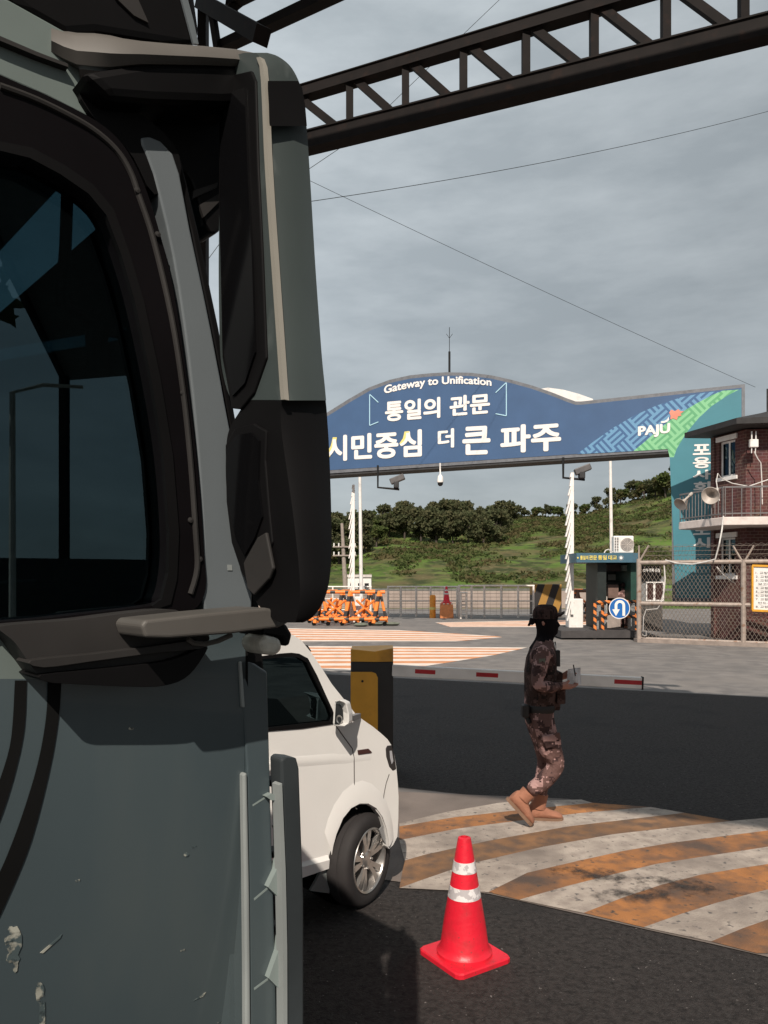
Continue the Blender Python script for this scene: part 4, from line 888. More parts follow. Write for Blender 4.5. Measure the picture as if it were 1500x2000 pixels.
# cab shell
sill = [(0, 1330), (95, 1330), (300, 1320), (400, 1250), (478, 1196)]
def tuck(y): return -.085*(max(0, y-1330)/700)**2                  # the door panel curves in towards its foot
lp('door', [T(478, 1190), T(480, 1300), T(481, 1326), T(95, 1326), T(300, 1312), T(400, 1250)], 0, .05, M_paint, bevel=.004)
dr_ = []
for i_ in range(25):
    y_ = 1326+(2330-1326)*i_/24; xr_ = 481+(y_-1326)*.0085; o_ = tuck(y_)
    dr_.append([T(xr_, y_, o_-.012), T(xr_-5, y_, o_-.001), T(xr_-60, y_, o_), T(200, y_, o_), T(0, y_, o_), T(-420, y_, o_), T(-420, y_, o_-.05), T(xr_, y_, o_-.05)])
MB().loft(dr_).build('door', M_paint, lorry, smooth=True)
def lerp_rows(rows, y):
    for (y0, x0), (y1, x1) in zip(rows, rows[1:]):
        if y0 <= y <= y1: return x0+(x1-x0)*(y-y0)/(y1-y0)
    return rows[-1][1]
def door_band(L, R_, y1):
    rr = []
    Ls, Rs = smooth_poly(L, 4, False), smooth_poly(R_, 4, False)
    for i_ in range(41):
        y_ = 1329+(y1-1329)*i_/40; xa, xb = lerp_rows(Ls, max(y_, 1330)), lerp_rows(Rs, max(y_, 1330)); o_ = tuck(y_)
        rr.append([T(xa, y_, o_+.0016), T(xb, y_, o_+.0016), T(xb, y_, o_-.001), T(xa, y_, o_-.001)])
    return MB().loft(rr).build('door_stripe', M_matblack, lorry)
MB().add([T(-420, 1326), T(98, 1326), T(60, 1300), T(15, 1230), T(-420, 1232)] + [T(-420, 1326)-ln*.06, T(98, 1326)-ln*.06, T(60, 1300)-ln*.08, T(15, 1230)-ln*.10, T(-420, 1232)-ln*.10], [[0, 1, 2, 3, 4], [5, 9, 8, 7, 6], [0, 5, 6, 1], [1, 6, 7, 2], [2, 7, 8, 3], [3, 8, 9, 4], [4, 9, 5, 0]]).build('door_shoulder', M_roofp, lorry)
lps('door_pillar', [(492, 1195), (470, 960), (440, 790), (412, 640), (372, 450), (338, 300), (275, 268), (300, 340), (338, 500), (368, 700), (388, 900), (398, 1060), (402, 1198)], .012, .06, M_paint2, bevel=.016, seg=3)
lp('pillar_gasket', [(508, 1195), (486, 960), (456, 790), (428, 640), (388, 450), (352, 300), (338, 300), (372, 450), (412, 640), (440, 790), (470, 960), (492, 1195)], -.004, .10, M_blk, bevel=.004)
lp('roof_side', [T(0, -6), T(17, 0), T(137, 67), T(154, 120), T(160, 180), T(188, 236), T(90, 186), T(0, 147), T(-420, -45), T(-420, -200)], .0, .05, M_roofp, bevel=.008)
lp('drip_rail', [(0, 70), (70, 100), (132, 124), (134, 131), (70, 108), (0, 79), (-420, -115), (-420, -126)], .012, .02, M_trim)
lps('pillar_cover', [(154, 178), (210, 192), (275, 222), (340, 282), (352, 345), (302, 380), (262, 310), (226, 268), (188, 236)], .010, .06, M_blk, bevel=.008)
frame_o = [(-420, -46), (0, 146), (90, 185), (188, 236), (240, 282), (275, 345), (302, 420), (338, 560), (368, 760), (388, 930), (399, 1080), (402, 1150), (380, 1190), (330, 1203), (150, 1216), (0, 1226), (-420, 1240)]
frame_i = [(-380, 150), (0, 292), (60, 306), (120, 338), (175, 376), (210, 418), (240, 500), (266, 590), (298, 740), (322, 890), (333, 1040), (330, 1120), (318, 1168), (300, 1182), (150, 1200), (0, 1214), (-380, 1226)]
frame_o = smooth_poly(frame_o); frame_i = smooth_poly(frame_i)
win_f = MB().panel([T(*p, .016) for p in frame_o], [[T(*p, .016) for p in frame_i]], ln*-.05).build('window_frame', M_rubber, lorry, bevel=.006)
beadm = MB(); bead = [(0, 168), (60, 190), (120, 218), (180, 252), (226, 292), (254, 335), (272, 385), (300, 470), (335, 620), (357, 760), (372, 900), (382, 1040), (385, 1110), (372, 1160)]
beadm.tube([T(*p, .017) for p in smooth_poly(bead, 4, False)], .0045, 8); beadm.build('seal_bead', M_trim, win_f, smooth=True)
lp('window_inner_channel', [(-380, 130), (0, 276), (62, 288), (126, 322), (182, 360), (222, 408), (254, 496), (282, 590), (314, 740), (338, 890), (350, 1040), (346, 1130), (334, 1180), (300, 1192)] + [(298, 1183), (316, 1170), (329, 1120), (331, 1040), (320, 890), (296, 740), (264, 590), (238, 500), (208, 420), (173, 378), (118, 340), (58, 308), (0, 294), (-380, 152)], .019, .01, M_blk)
M_lglass = glass('lorry door glass', (.13, .21, .24), ior=1.7, rough=.006)
lp('door_glass', frame_i, -.020, .005, M_lglass)
# inside of the cab: floor, far walls, seat, wheel, grab handle
M_inside = mat('cab interior', (.020, .021, .022), .9, spec=.1)
W = 2.35
inn = MB()
inn.prism([TS(-1.4, .7, -.06), TS(-.02, .7, -.06), TS(-.02, .74, -.06), TS(-1.4, .74, -.06)], ln*-(W-.1))
inn.prism([TS(-1.44, .7, -.05), TS(-1.40, .7, -.05), TS(-1.40, 2.7, -.05), TS(-1.44, 2.7, -.05)], ln*-(W-.1))
inn.build('cab_lining', M_inside, lorry)
far = MB(); far.prism([TS(-1.42, .6, -W), TS(0, .6, -W), TS(0, 1.9, -W), TS(-.12, 2.45, -W), TS(-.22, 2.74, -W), TS(-1.42, 2.74, -W)], ln*-.05); far.build('far_side', M_paint, lorry)
frn = MB(); frn.prism([TS(.0, .62, -.05), TS(.03, .62, -.05), TS(.03, 1.95, -.05), TS(.0, 1.95, -.05)], ln*-(W-.05)); frn.build('front_panel', M_paint, lorry)
tp1, tp0 = T(352, 320), T(490, 1190)
MB().prism([tp0-ln*.10-la*.01, tp0-ln*.10+la*.01, tp1-ln*.10+la*.01, tp1-ln*.10-la*.01], ln*-(W-.2)).build('windscreen', glass('windscreen glass', (.34, .37, .37)), lorry)
rz = T(137, 60).z
MB().prism([TS(-1.44, rz+.03, -.03), TS(-.36, rz+.03, -.03), TS(-.30, rz+.06, -.03), TS(-.36, rz+.12, -.03), TS(-1.44, rz+.16, -.03)], ln*-(W-.03)).build('roof', M_roofp, lorry)
st = MB(); sc0 = TS(-.75, 1.55, -.45); st.box(sc0+UP*.0, (.5, .52, .16), (la, ln, UP)); st.box(sc0-la*.26+UP*.42, (.14, .5, .8), ((la*.98+UP*.15).normalized(), ln, UP)); st.box(sc0-la*.22+UP*.92, (.12, .3, .22), (la, ln, UP)); st.build('seat', M_inside, lorry, bevel=.04)
swc = TS(-.26, 1.93, -.50); sw = MB(); d1, d2 = ln, (la*.55+UP*.83).normalized(); sw.tube([swc+d1*.23*math.cos(a)+d2*.23*math.sin(a) for a in [j*math.pi/16 for j in range(32)]], .016, 8, closed=True)
for a in (0.2, 2.9, 4.7): sw.tube([swc, swc+d1*.22*math.cos(a)+d2*.22*math.sin(a)], .014, 6)
sw.build('steering_wheel', M_blk, lorry, smooth=True)
MB().prism([TS(-.42, 1.55, -.1), TS(-.02, 1.55, -.1), TS(-.02, 1.93, -.1), TS(-.10, 2.0, -.1), TS(-.30, 1.99, -.1), TS(-.42, 1.88, -.1)], ln*-(W-.25)).build('dashboard', M_inside, lorry, bevel=.02)
gh = MB(); gh.tube([T(*p, -.07) for p in [(290, 640), (262, 606), (225, 604), (200, 628), (188, 664), (193, 720), (203, 790), (220, 870), (242, 945), (262, 1000)]], [.017]*10, 8); gh.build('grab_handle', mat('grab handle plastic', (.045, .05, .052), .5), lorry, smooth=True)
wb_ = MB(); wb_.tube([T(*p, -.12) for p in [(132, 360), (128, 480), (118, 600), (190, 640), (262, 660)]], .009, 6); wb_.build('blind_cord', M_blk, lorry)
# lower cab, wheel, chassis: below the picture
MB().box(TS(-.62, .78, -W/2), (1.35, W-.2, .26), (la, ln, UP)).build('chassis', M_blk, lorry)
MB().box(TS(.02, .55, -W/2), (.18, W, .42), (la, ln, UP)).build('bumper', M_paint, lorry, bevel=.03)
for o_, nm in ((-.16, 'wheel'), (-W+.16, 'wheel')):
    c = TS(-.68, .50, o_); w_o = MB().lathe([(.28, .13), (.40, .15), (.48, .13), (.50, .08), (.50, -.08), (.48, -.13), (.40, -.15), (.28, -.13)], c, ln, 36).build(nm, M_matblack, lorry, smooth=True)
    MB().lathe([(0, .04), (.12, .05), (.14, .02), (.25, .06), (.28, .12), (.28, -.12)], c, ln, 30).build('rim', M_galv, w_o, smooth=True)
# sun visor across the screen top
MB().prism([T(17, -2), T(137, 66), T(190, 62), T(290, 78), T(384, 86), T(392, 60), T(378, -40), T(330, -120), T(20, -150), T(-90, -80)], ln*-2.1).build('sun_visor', M_blk, lorry, bevel=.01)
lp('visor_trim', [(350, -20), (362, -20), (378, 40), (388, 86), (378, 85), (366, 40)], .006, .004, M_paint2)
lp('visor_trim', [(225, -6), (268, -6), (284, 30), (290, 44), (262, 30)], .004, .003, M_trim)
# black sill trim below the glass
lps('sill_trim', [(-2, 1224), (60, 1217), (150, 1210), (250, 1197), (330, 1190), (360, 1200), (404, 1236), (408, 1252), (396, 1282), (372, 1302), (330, 1314), (170, 1330), (92, 1330), (62, 1302), (30, 1256), (6, 1236)], .060, .07, M_trim, bevel=.02, seg=4)
lps('sill_trim_lower', [(80, 1318), (200, 1306), (330, 1290), (402, 1262), (396, 1284), (370, 1318), (336, 1336), (280, 1342), (140, 1336), (92, 1332)], .075, .09, M_blk, bevel=.018, seg=3)
lps('sill_ridge', [(60, 1290), (180, 1277), (300, 1262), (390, 1250), (396, 1266), (300, 1276), (180, 1292), (85, 1304)], .078, .05, M_trim, bevel=.012, seg=3)
# mirror arms
lp('mirror_arm', [(276, 1222), (284, 1211), (400, 1198), (520, 1187), (548, 1192), (566, 1216), (545, 1226), (450, 1238), (330, 1247), (284, 1246)], .145, .085, M_arm_p, bevel=.010, seg=3)
arm_r = []
for x, yt, yb, o_ in ((100, 50, 108, .004), (125, 60, 122, .010), (150, 64, 134, .022), (185, 65, 138, .036), (215, 69, 139, .046), (240, 75, 135, .052), (275, 80, 131, .055), (330, 85, 131, .055), (400, 90, 132, .055), (460, 96, 134, .055), (500, 104, 138, .055), (516, 112, 134, .05)):
    d_y = yb-yt; arm_r.append([T(x, yt+d_y*f_, o_-g_) for f_, g_ in ((.10, .0), (.5, -.006), (.88, .004), (1.0, .018), (.9, .045), (.2, .045), (0, .016))])
MB().loft(arm_r).build('mirror_arm', M_arm_p, lorry, smooth=True)
lp('mirror_arm_underside', [(160, 138), (300, 116), (490, 120), (505, 195), (440, 200), (300, 196), (216, 190)], .05, .09, M_blk, bevel=.012)
lps('mirror_bracket', [(280, 188), (470, 190), (470, 330), (430, 450), (402, 436), (372, 350), (346, 322), (316, 270)], -.03, .05, M_blk, bevel=.015)
for q_ in ([(378, 372), (426, 356), (424, 366), (376, 388)], [(390, 400), (428, 378), (428, 394), (398, 424)]): lp('front_mirror_rib', q_, -.026, .006, M_trim)
# the two-part mirror housing: lofted from measured rows (left edge, ridge, outer edge)
sd_ = .769*1.45/1.8
def RP(px, py): r = (px-CX)/F; Y = sd_/(la.x*r+la.y); return U(px, py, Y)
def housing(rows, name, m):
    rings = []
    cols = [smooth_poly([(r[0], r[c_]) for r in rows], 4, False) for c_ in (1, 2, 3)]
    for (py, xl), (_, xr), (_, xe) in zip(*cols):
        L_, R_ = RP(xl, py), RP(xr, py); y0 = R_.y-LM*R_.x; E_ = PL(xe, py, y0, LM)
        B_ = E_+(L_-R_)*.75
        m1 = R_*.86+E_*.14+(R_-L_)*.02; m2 = R_*.4+E_*.6+(R_-L_)*.04
        rings.append([L_, R_, m1, m2, E_, E_*.5+B_*.5+(E_-R_)*.16, B_])
    return MB().loft(rings).build(name, m, lorry, smooth=True)
M_panelg = mat('scratched grey green mirror shell', (.042, .053, .052), .42, var=.14, scale=7, dirt=(.085, .10, .097), dscale=16, dthr=(.62, .74), stretch=(1, 1, .45))
up_rows = [(103, 478, 500, 522), (110, 455, 506, 543), (128, 440, 511, 566), (155, 432, 513, 582), (190, 428, 515, 593), (250, 428, 519, 599), (320, 428, 524, 604), (420, 428, 530, 610), (520, 427, 537, 616), (620, 428, 543, 623), (700, 431, 549, 629), (750, 440, 553, 634), (782, 452, 556, 637)]
hu = housing(up_rows, 'mirror_housing', M_panelg)
lo_rows = [(781, 478, 551, 636), (800, 470, 548, 638), (830, 452, 549, 640), (860, 443, 552, 642), (930, 441, 562, 645), (1000, 447, 572, 647), (1060, 456, 579, 648), (1110, 472, 584, 646), (1150, 486, 586, 640), (1182, 505, 584, 628), (1206, 530, 580, 610), (1216, 548, 576, 592)]
hl = housing(lo_rows, 'mirror_housing', M_blk)
def plate(poly, name, m, o=.004, th=.006, bevel=0): return MB().prism([RP(*p)-la*o for p in poly], la*th).build(name, m, lorry, bevel=bevel)
M_mirr = bpy.data.materials.new('shaded mirror glass'); M_mirr.use_nodes = True; _b = M_mirr.node_tree.nodes['Principled BSDF']
_b.inputs['Base Color'].default_value = (.004, .004, .0045, 1); _b.inputs['Roughness'].default_value = .12; _b.inputs['Specular IOR Level'].default_value = .14
plate([(432, 210), (452, 150), (495, 140), (503, 160), (508, 330), (516, 500), (524, 700), (500, 768), (474, 800), (456, 798), (438, 700), (431, 400)], 'mirror_rim', M_blk, .004, .008, .002)
plate([(438, 230), (456, 185), (486, 175), (492, 340), (500, 500), (506, 690), (486, 750), (462, 775), (445, 690), (437, 400)], 'mirror_glass', M_mirr, .0075, .004)
plate([(444, 870), (462, 838), (500, 828), (524, 842), (522, 900), (530, 1000), (536, 1060), (520, 1100), (494, 1150), (476, 1120), (456, 1060), (446, 980)], 'mirror_rim', M_blk, .004, .008, .002)
plate([(450, 880), (468, 852), (498, 846), (514, 862), (512, 940), (520, 1010), (506, 1050), (486, 1085), (468, 1050), (453, 980)], 'mirror_glass', M_mirr, .0075, .004)
plate([(486, 1100), (514, 1050), (530, 1040), (544, 1110), (536, 1130), (506, 1162), (494, 1150)], 'mirror_base_cover', M_trim, .010, .006, .002)
ts = MB()
tr_pts = [(505, 116), (511, 132), (514, 160), (516, 200), (520, 300), (526, 400), (533, 500), (540, 600), (547, 700), (551, 760), (553, 782)]
ts.loft([[RP(x-1.5, y)-la*.004+ln*.002, RP(x+4.0, y)-la*.004+ln*.004, RP(x+4, y)+la*.004+ln*.004, RP(x-1.5, y)+la*.004+ln*.003] for x, y in tr_pts]); ts.build('trim_strip', mat('bone coloured trim', (.27, .255, .22), .5, var=.12), lorry, smooth=True)
def outer_plate(rows, name, m, o=.004):
    rings = []
    for py, xa, xb in rows:
        k = min(range(len(up_rows)), key=lambda i: abs(up_rows[i][0]-py)); lo = max([r for r in up_rows if r[0] <= py], key=lambda r: r[0]); hi = min([r for r in up_rows if r[0] >= py], key=lambda r: r[0]); t = 0 if hi[0] == lo[0] else (py-lo[0])/(hi[0]-lo[0])
        R_ = RP(lo[2]*(1-t)+hi[2]*t, py); y0 = R_.y-LM*R_.x
        rings.append([PL(xx, py, y0-.024, LM) for xx in (xa, xa*.7+xb*.3, xa*.35+xb*.65, xb)])
    v = [p for r in rings for p in r]; f = [[i*4+j, i*4+j+1, i*4+j+5, i*4+j+4] for i in range(len(rings)-1) for j in range(3)]
    o_ = MB().add(v+[p+la*.012-ln*.02 for p in v], f+[[a+len(v) for a in q[::-1]] for q in f]).build(name, m, lorry, smooth=True)
outer_plate([(158, 523, 582), (172, 523, 590), (205, 525, 596), (240, 526, 599), (246, 527, 599.5)], 'shell_band', M_blk)
# lamp under the arm, corner panel, air deflector
lp('marker_lamp', [(506, 1248), (522, 1240), (552, 1246), (556, 1272), (540, 1281), (512, 1278)], .10, .06, mat('clear lamp lens', (.50, .48, .42), .25, var=.3, scale=40), bevel=.012, seg=3)
lp('lamp_housing', [(515, 1222), (560, 1218), (572, 1238), (566, 1262), (556, 1262), (552, 1244), (522, 1239), (512, 1244)], .09, .07, M_blk, bevel=.01)
lp('corner_upper', [(490, 1230), (510, 1236), (518, 1312), (500, 1318), (478, 1300), (472, 1230)], -.03, .06, M_blk, bevel=.006)
lp('corner_panel', [T(468, 1293), T(474, 1290), T(498, 1296), T(522, 1312), T(526, 1450), T(529, 1580), T(534, 1730), T(541, 2000), TS(.10, .62), TS(.02, .62), T(490, 2000), T(487, 1750), T(483, 1500), T(476, 1400)], -.012, .07, M_paint, bevel=.012, seg=3)
lp('corner_edge', [(467, 1293), (473, 1291), (479, 1382), (473, 1382)], .004, .012, M_edge, bevel=.002)
lp('corner_edge', [(475, 1512), (483, 1509), (488, 1760), (490, 2000), (490, 2240), (481, 2240), (480, 1900), (478, 1700)], .004, .014, M_edge, bevel=.003)
lp('air_deflector', [(549, 1484), (556, 1478), (580, 1480), (585, 1500), (590, 1640), (594, 1760), (594, 1900), (594, 2260), (561, 2260), (559, 1800), (554, 1620), (551, 1540)], .022, .035, mat('dark deflector plastic', (.034, .040, .043), .5, spec=.3, var=.2), bevel=.006)
lp('deflector_edge', [(545, 1534), (551, 1530), (558, 1700), (561, 1850), (562, 2260), (555, 2260), (553, 1850), (550, 1700)], .026, .02, M_edge)
M_rib = mat('pale grey green rib', (.21, .25, .24), .5, var=.08)
for q_ in ([(520, 1556), (531, 1550), (551, 1558), (551, 1564), (530, 1563)], [(524, 1733), (551, 1676), (556, 1760), (550, 1758)], [(525, 1911), (554, 1828), (560, 1944), (552, 1938)], [(527, 2092), (556, 2006), (562, 2128), (554, 2120)]): lp('deflector_rib', q_, .012, .02, M_rib)
for y in (1526, 1666, 1812, 1956, 2100): lp('deflector_stay', [(526, y), (552, y-8), (554, y+8), (528, y+12)], -.02, .03, M_trim, bevel=.004)
for q_ in ([(493, 1572), (518, 1556), (519, 1559), (494, 1575)], [(496, 1755), (522, 1733), (523, 1737), (497, 1759)], [(496, 1930), (523, 1910), (524, 1914), (497, 1934)]): lp('panel_crease', q_, .0005, .004, M_rib)
cbl = MB().tube([T(*p, .08) for p in [(366, 1248), (378, 1256), (400, 1258), (425, 1252), (452, 1240)]], .004, 6).build('mirror_cable', M_arm_p, lorry, smooth=True)
door_band([(1330, 29), (1440, 22), (1510, 4), (1570, -20), (1650, -60)], [(1330, 52), (1420, 48), (1500, 32), (1580, 8), (1650, -20)], 1650)
door_band([(1330, 93), (1400, 90), (1490, 74), (1590, 44), (1680, 10), (1740, -20), (1830, -70)], [(1330, 120), (1400, 115), (1500, 98), (1640, 62), (1745, 20), (1830, -20)], 1830)
_n = M_chip.node_tree; _q = _n.nodes.new('ShaderNodeTexNoise'); _q.inputs['Scale'].default_value = 55; _q.inputs['Detail'].default_value = 8; _t = _n.nodes.new('ShaderNodeTexCoord'); _n.links.new(_t.outputs['Object'], _q.inputs['Vector'])
_r = _n.nodes.new('ShaderNodeMapRange'); _r.inputs[1].default_value = .40; _r.inputs[2].default_value = .52; _n.links.new(_q.outputs['Fac'], _r.inputs[0]); _n.links.new(_r.outputs[0], _n.nodes['Principled BSDF'].inputs['Alpha'])
for px_, py_, o_ in ((357, 768, .018), (372, 1016, .018), (268, 372, .02), (390, 1092, .018), (308, 458, .02)): MB().lathe([(.0045, 0), (.004, .002), (0, .003)], T(px_, py_, o_), ln, 12).build('screw', M_trim, lorry, smooth=True)
lp('sticker', [(444, 1103), (453, 1103), (454, 1114), (445, 1114)], .0135, .001, M_edge)
MB().tube([T(x, y, tuck(y)-.003) for x, y in ((480, 1238), (480, 1326), (483, 1500), (484, 1660), (485.5, 1840), (487, 2020), (489, 2240))], .004, 5).build('door_gap', M_matblack, lorry)
r_ = random.Random(4)
def blob(cx, cy, rx, ry, n=16, rough=.25): return [(cx+rx*math.cos(a)*(1+rough*(r_.random()-.5)), cy+ry*math.sin(a)*(1+rough*(r_.random()-.5))) for a in [j*2*math.pi/n for j in range(n)]]
for q_ in (blob(27, 1838, 17, 30), blob(25, 1872, 13, 12), blob(30, 1886, 5, 14), blob(78, 1940, 9, 22), blob(83, 1985, 6, 40), [(78, 1861), (121, 1825), (118, 1832), (84, 1862)], [(378, 1955), (402, 1938), (398, 1946)], [(94, 1376), (106, 1374), (106, 1377), (95, 1379)], blob(256, 1423, 5, 3), [(374, 1654), (384, 1651), (383, 1655), (375, 1657)], blob(364, 1669, 5, 4), [(146, 1720), (156, 1717), (156, 1721), (147, 1723)], [(425, 1998), (437, 1992), (436, 1997)], [(352, 1857), (362, 1853), (361, 1856), (353, 1859)]):
    lp('paint_scuff', [T(x, y, tuck(y)+.0014) for x, y in q_], 0, .0006, M_chip)

# ------------------------------------------------------------------ white microvan in the next lane
VY0, VM = 4.77, 0.75
vth = math.atan(VM); va = Vector((math.cos(vth), math.sin(vth), 0)); vn = Vector((math.sin(vth), -math.cos(vth), 0))
def V(px, py, out=0.0): return PL(px, py, VY0-out/math.cos(vth), VM)
Vc = V(775, 1640); Vc = Vector((Vc.x, Vc.y, 0))
def VS(s, z, out=0.0): return Vc+va*s+UP*z+vn*out
def vs_of(p): return ((p-Vc).dot(va), p.z)
M_vwhite = mat('white van paint', (.70, .685, .66), .26, var=.02, coat=.3)
M_vgrey = mat('grey van plastic', (.20, .19, .185), .5)
M_vglass = glass('van side glass', (.05, .06, .06), ior=1.7, rough=.01)
M_tyre = mat('tyre rubber', (.022, .019, .019), .8, var=.2)
M_alloy = mat('silver alloy', (.50, .48, .46), .28, metal=.85, var=.08)
van = thing('van', (Vc.x, Vc.y, 0), 'small white van stopped beyond the lorry, nose towards the barrier', 'van')
VW, VL = 1.48, 3.9
prof_px = [(545, 1228), (572, 1240), (588, 1250), (605, 1271), (628, 1304), (648, 1336), (672, 1366), (695, 1395), (709, 1406), (728, 1419), (745, 1433), (757, 1444), (764, 1455), (770, 1474), (774, 1498), (777, 1530), (778.5, 1556), (778, 1600), (776, 1634), (768, 1650), (760, 1658)]
prof = [vs_of(V(*p)) for p in prof_px]
zr = prof[0][1]+.06
arch_c = vs_of(V(702, 1690)); Rr = .285
warch_px = [(757, 1654), (756, 1640), (752, 1618), (744, 1596), (732, 1580), (716, 1571), (700, 1571), (684, 1580), (668, 1600), (655, 1630), (645, 1668)]
warch = [vs_of(V(*p)) for p in warch_px]
zb = vs_of(V(640, 1692))[1]; zb2 = zb-.01
rs = -VL+.65
r_arch = [(rs+.36*math.cos(a), .27+.36*math.sin(a)) for a in [j*math.pi/10 for j in range(11)]]
outline = [(-VL+.12, zr), (-2.6, zr+.04), (-1.6, zr+.03)]+prof+warch+[(vs_of(V(640, 1672))[0], zb2)]+[(rs+.38, zb2)]+r_arch+[(rs-.38, zb2), (-VL+.02, .30), (-VL, .9), (-VL+.04, 1.3)]
win_px = [(600, 1290), (616, 1322), (632, 1356), (646, 1384), (652, 1402), (648, 1411), (590, 1418), (526, 1424)]
wtop = [vs_of(V(*p)) for p in [(500, 1286), (550, 1280), (570, 1279), (584, 1281)]]
wz = vs_of(V(500, 1428))
door_win = [(wtop[0][0]-.02, wtop[0][1]-.0)]+wtop[1:]+[vs_of(V(*p)) for p in win_px]+[(wtop[0][0]-.02, wz[1]+.005)]
s0w = wtop[0][0]-.14
side_win = [(s0w-1.15, wz[1]+.02), (s0w, wz[1]+.01), (s0w, wtop[0][1]), (s0w-1.15, wtop[0][1]+.02)]
side_win2 = [(s0w-2.05, wz[1]+.03), (s0w-1.25, wz[1]+.02), (s0w-1.25, wtop[0][1]+.02), (s0w-2.0, wtop[0][1]+.02)]
holes = [door_win, side_win, side_win2]
def lean(z): return -.16*max(0, z-.98)**1.0-(.10*max(0, .42-z)/.3 if z < .42 else 0)   # sides lean in above the belt and tuck under below
def vq(sz, out=0.0): return VS(sz[0], sz[1], out)
body = MB()
k = len(outline)
for side, o0 in ((0, 0.0), (1, -VW)):
    sgn = 1 if side == 0 else -1
    body.panel([VS(s, z, o0) for s, z in outline], [[VS(s, z, o0) for s, z in h] for h in holes], vn*(-.05*sgn))
strip_ = [VS(s, z, -.05) for s, z in outline]; strip2 = [VS(s, z, -VW+.05) for s, z in outline]
ws0, ws1 = 3+3, 3+7          # screen runs between these outline points
for i in range(k):
    j = (i+1) % k
    if 3+2 <= i < 3+7: continue
    if 3+len(prof)-1 <= i < 3+len(prof)+len(warch)+13: continue
    body.add([strip_[i], strip_[j], strip2[j], strip2[i]], [[0, 1, 2, 3]])
bo_ = body.build('body', M_vwhite, van, bevel=.016, seg=3)
for q_ in range(1):
    MB().add([strip_[i]+vn*.03 for i in range(5, 11)]+[strip2[i]-vn*.03 for i in range(5, 11)], [[i, i+1, i+7, i+6] for i in range(5)]).build('windscreen', M_vglass, van)
core = MB(); core.prism([VS(-VL+.1, .33, -.07), VS(-.1, .33, -.07), VS(-.1, .62, -.07), VS(-.75, .78, -.07), VS(-VL+.1, .72, -.07)], vn*-(VW-.14)); core.build('floor', M_matblack, van)
def vplate(name, szs, o, th, m, bevel=0, parent=van, seg=2): return MB().prism([VS(s, z, o) for s, z in szs], vn*-th).build(name, m, parent, bevel=bevel, seg=seg)
for cx_, r_l in ((rs, .36), (arch_c[0]-.03, .285)): MB().lathe([(0, -.36), (r_l, -.36), (r_l, -.06)], VS(cx_, .30, 0), vn, 24).build('wheel_liner', M_matblack, van)
for nm, pl, gm in (('side_window', door_win, M_vglass), ('side_window', side_win, M_vglass), ('side_window', side_win2, M_vglass)):
    gw = vplate(nm, pl, -.022, .004, gm)
# black surround of the door window
def grow(poly, d): 
    c = (sum(p[0] for p in poly)/len(poly), sum(p[1] for p in poly)/len(poly)); out = []
    for p in poly: v_ = Vector((p[0]-c[0], p[1]-c[1])); out.append((p[0]+v_.x/v_.length*d, p[1]+v_.y/v_.length*d))
    return out
MB().panel([VS(s, z, .003) for s, z in grow(door_win, .013)], [[VS(s, z, .003) for s, z in grow(door_win, -.012)]], vn*-.02).build('window_seal', M_blk, van)
vplate('window_seal', [vs_of(V(648, 1408)), vs_of(V(590, 1416)), vs_of(V(500, 1423)), vs_of(V(500, 1430)), vs_of(V(590, 1423)), vs_of(V(650, 1414))], .006, .02, M_blk)
# cabin inside
ins = MB(); ins.box(VS(-1.15, 1.0, -.42), (.18, .45, .75), ((va*.97+UP*.2).normalized(), vn, UP)); ins.box(VS(-1.0, .78, -.42), (.5, .45, .14), (va, vn, UP)); ins.box(VS(-.78, .88, -.72), (.25, 1.3, .3), (va, vn, UP)); ins.build('seat', M_inside, van, bevel=.03)
sw2 = MB(); c_ = VS(-.86, 1.10, -.42); e1, e2 = vn, (va*-.45+UP*.89).normalized(); sw2.tube([c_+e1*.17*math.cos(a)+e2*.17*math.sin(a) for a in [j*math.pi/14 for j in range(28)]], .012, 6, closed=True); sw2.build('steering_wheel', M_blk, van)
# shut lines, crease, arch flare, rocker, bumper split
def groove(pts, w=.004, m=None, name='shut_line', o=.0018): return MB().tube([V(px, py, o-.002) for px, py in pts], w, 5).build(name, m or mat('shut line', (.10, .09, .085), .8), van)
groove([(652, 1412), (672, 1440), (688, 1462), (691.5, 1480), (692, 1530), (694, 1578), (697, 1580)], .0035)
groove([(760, 1512), (754, 1530), (750, 1550), (747, 1574)], .003)
fl_ = []
flare_o = [(770, 1636), (768, 1610), (763, 1586), (754, 1560), (742, 1542), (726, 1527), (708, 1521), (690, 1526), (670, 1542), (652, 1568), (640, 1596), (633, 1622)]
flare_i = [(757, 1652), (756, 1638), (752, 1616), (744, 1594), (732, 1577), (716, 1568), (700, 1568), (683, 1577), (667, 1597), (654, 1628), (648, 1650), (645, 1668)]
fo = [vs_of(V(*p)) for p in flare_o]; fi = [vs_of(V(*p)) for p in flare_i]; n_ = len(fo)
fm = MB(); vv = [VS(s, z, -.002) for s, z in fo]+[VS(a[0]*.72+b[0]*.28, a[1]*.72+b[1]*.28, .006) for a, b in zip(fo, fi)]+[VS(a[0]*.2+b[0]*.8, a[1]*.2+b[1]*.8, .016) for a, b in zip(fo, fi)]+[VS(s, z, .017) for s, z in fi]+[VS(s, z, -.03) for s, z in fi]
fm.add(vv, [[r0*n_+i, r0*n_+i+1, (r0+1)*n_+i+1, (r0+1)*n_+i] for r0 in range(4) for i in range(n_-1)]); fm.build('arch_flare', M_vwhite, van, smooth=True)
cr2 = MB(); vv = []
for px, y in ((500, 1492), (560, 1490), (600, 1488), (650, 1484), (690, 1482), (724, 1478)):
    t = .006*(1 if px < 690 else .3); vv += [V(px, y-14, -.001), V(px, y-3, t), V(px, y+4, t*.5), V(px, y+10, -.001)]
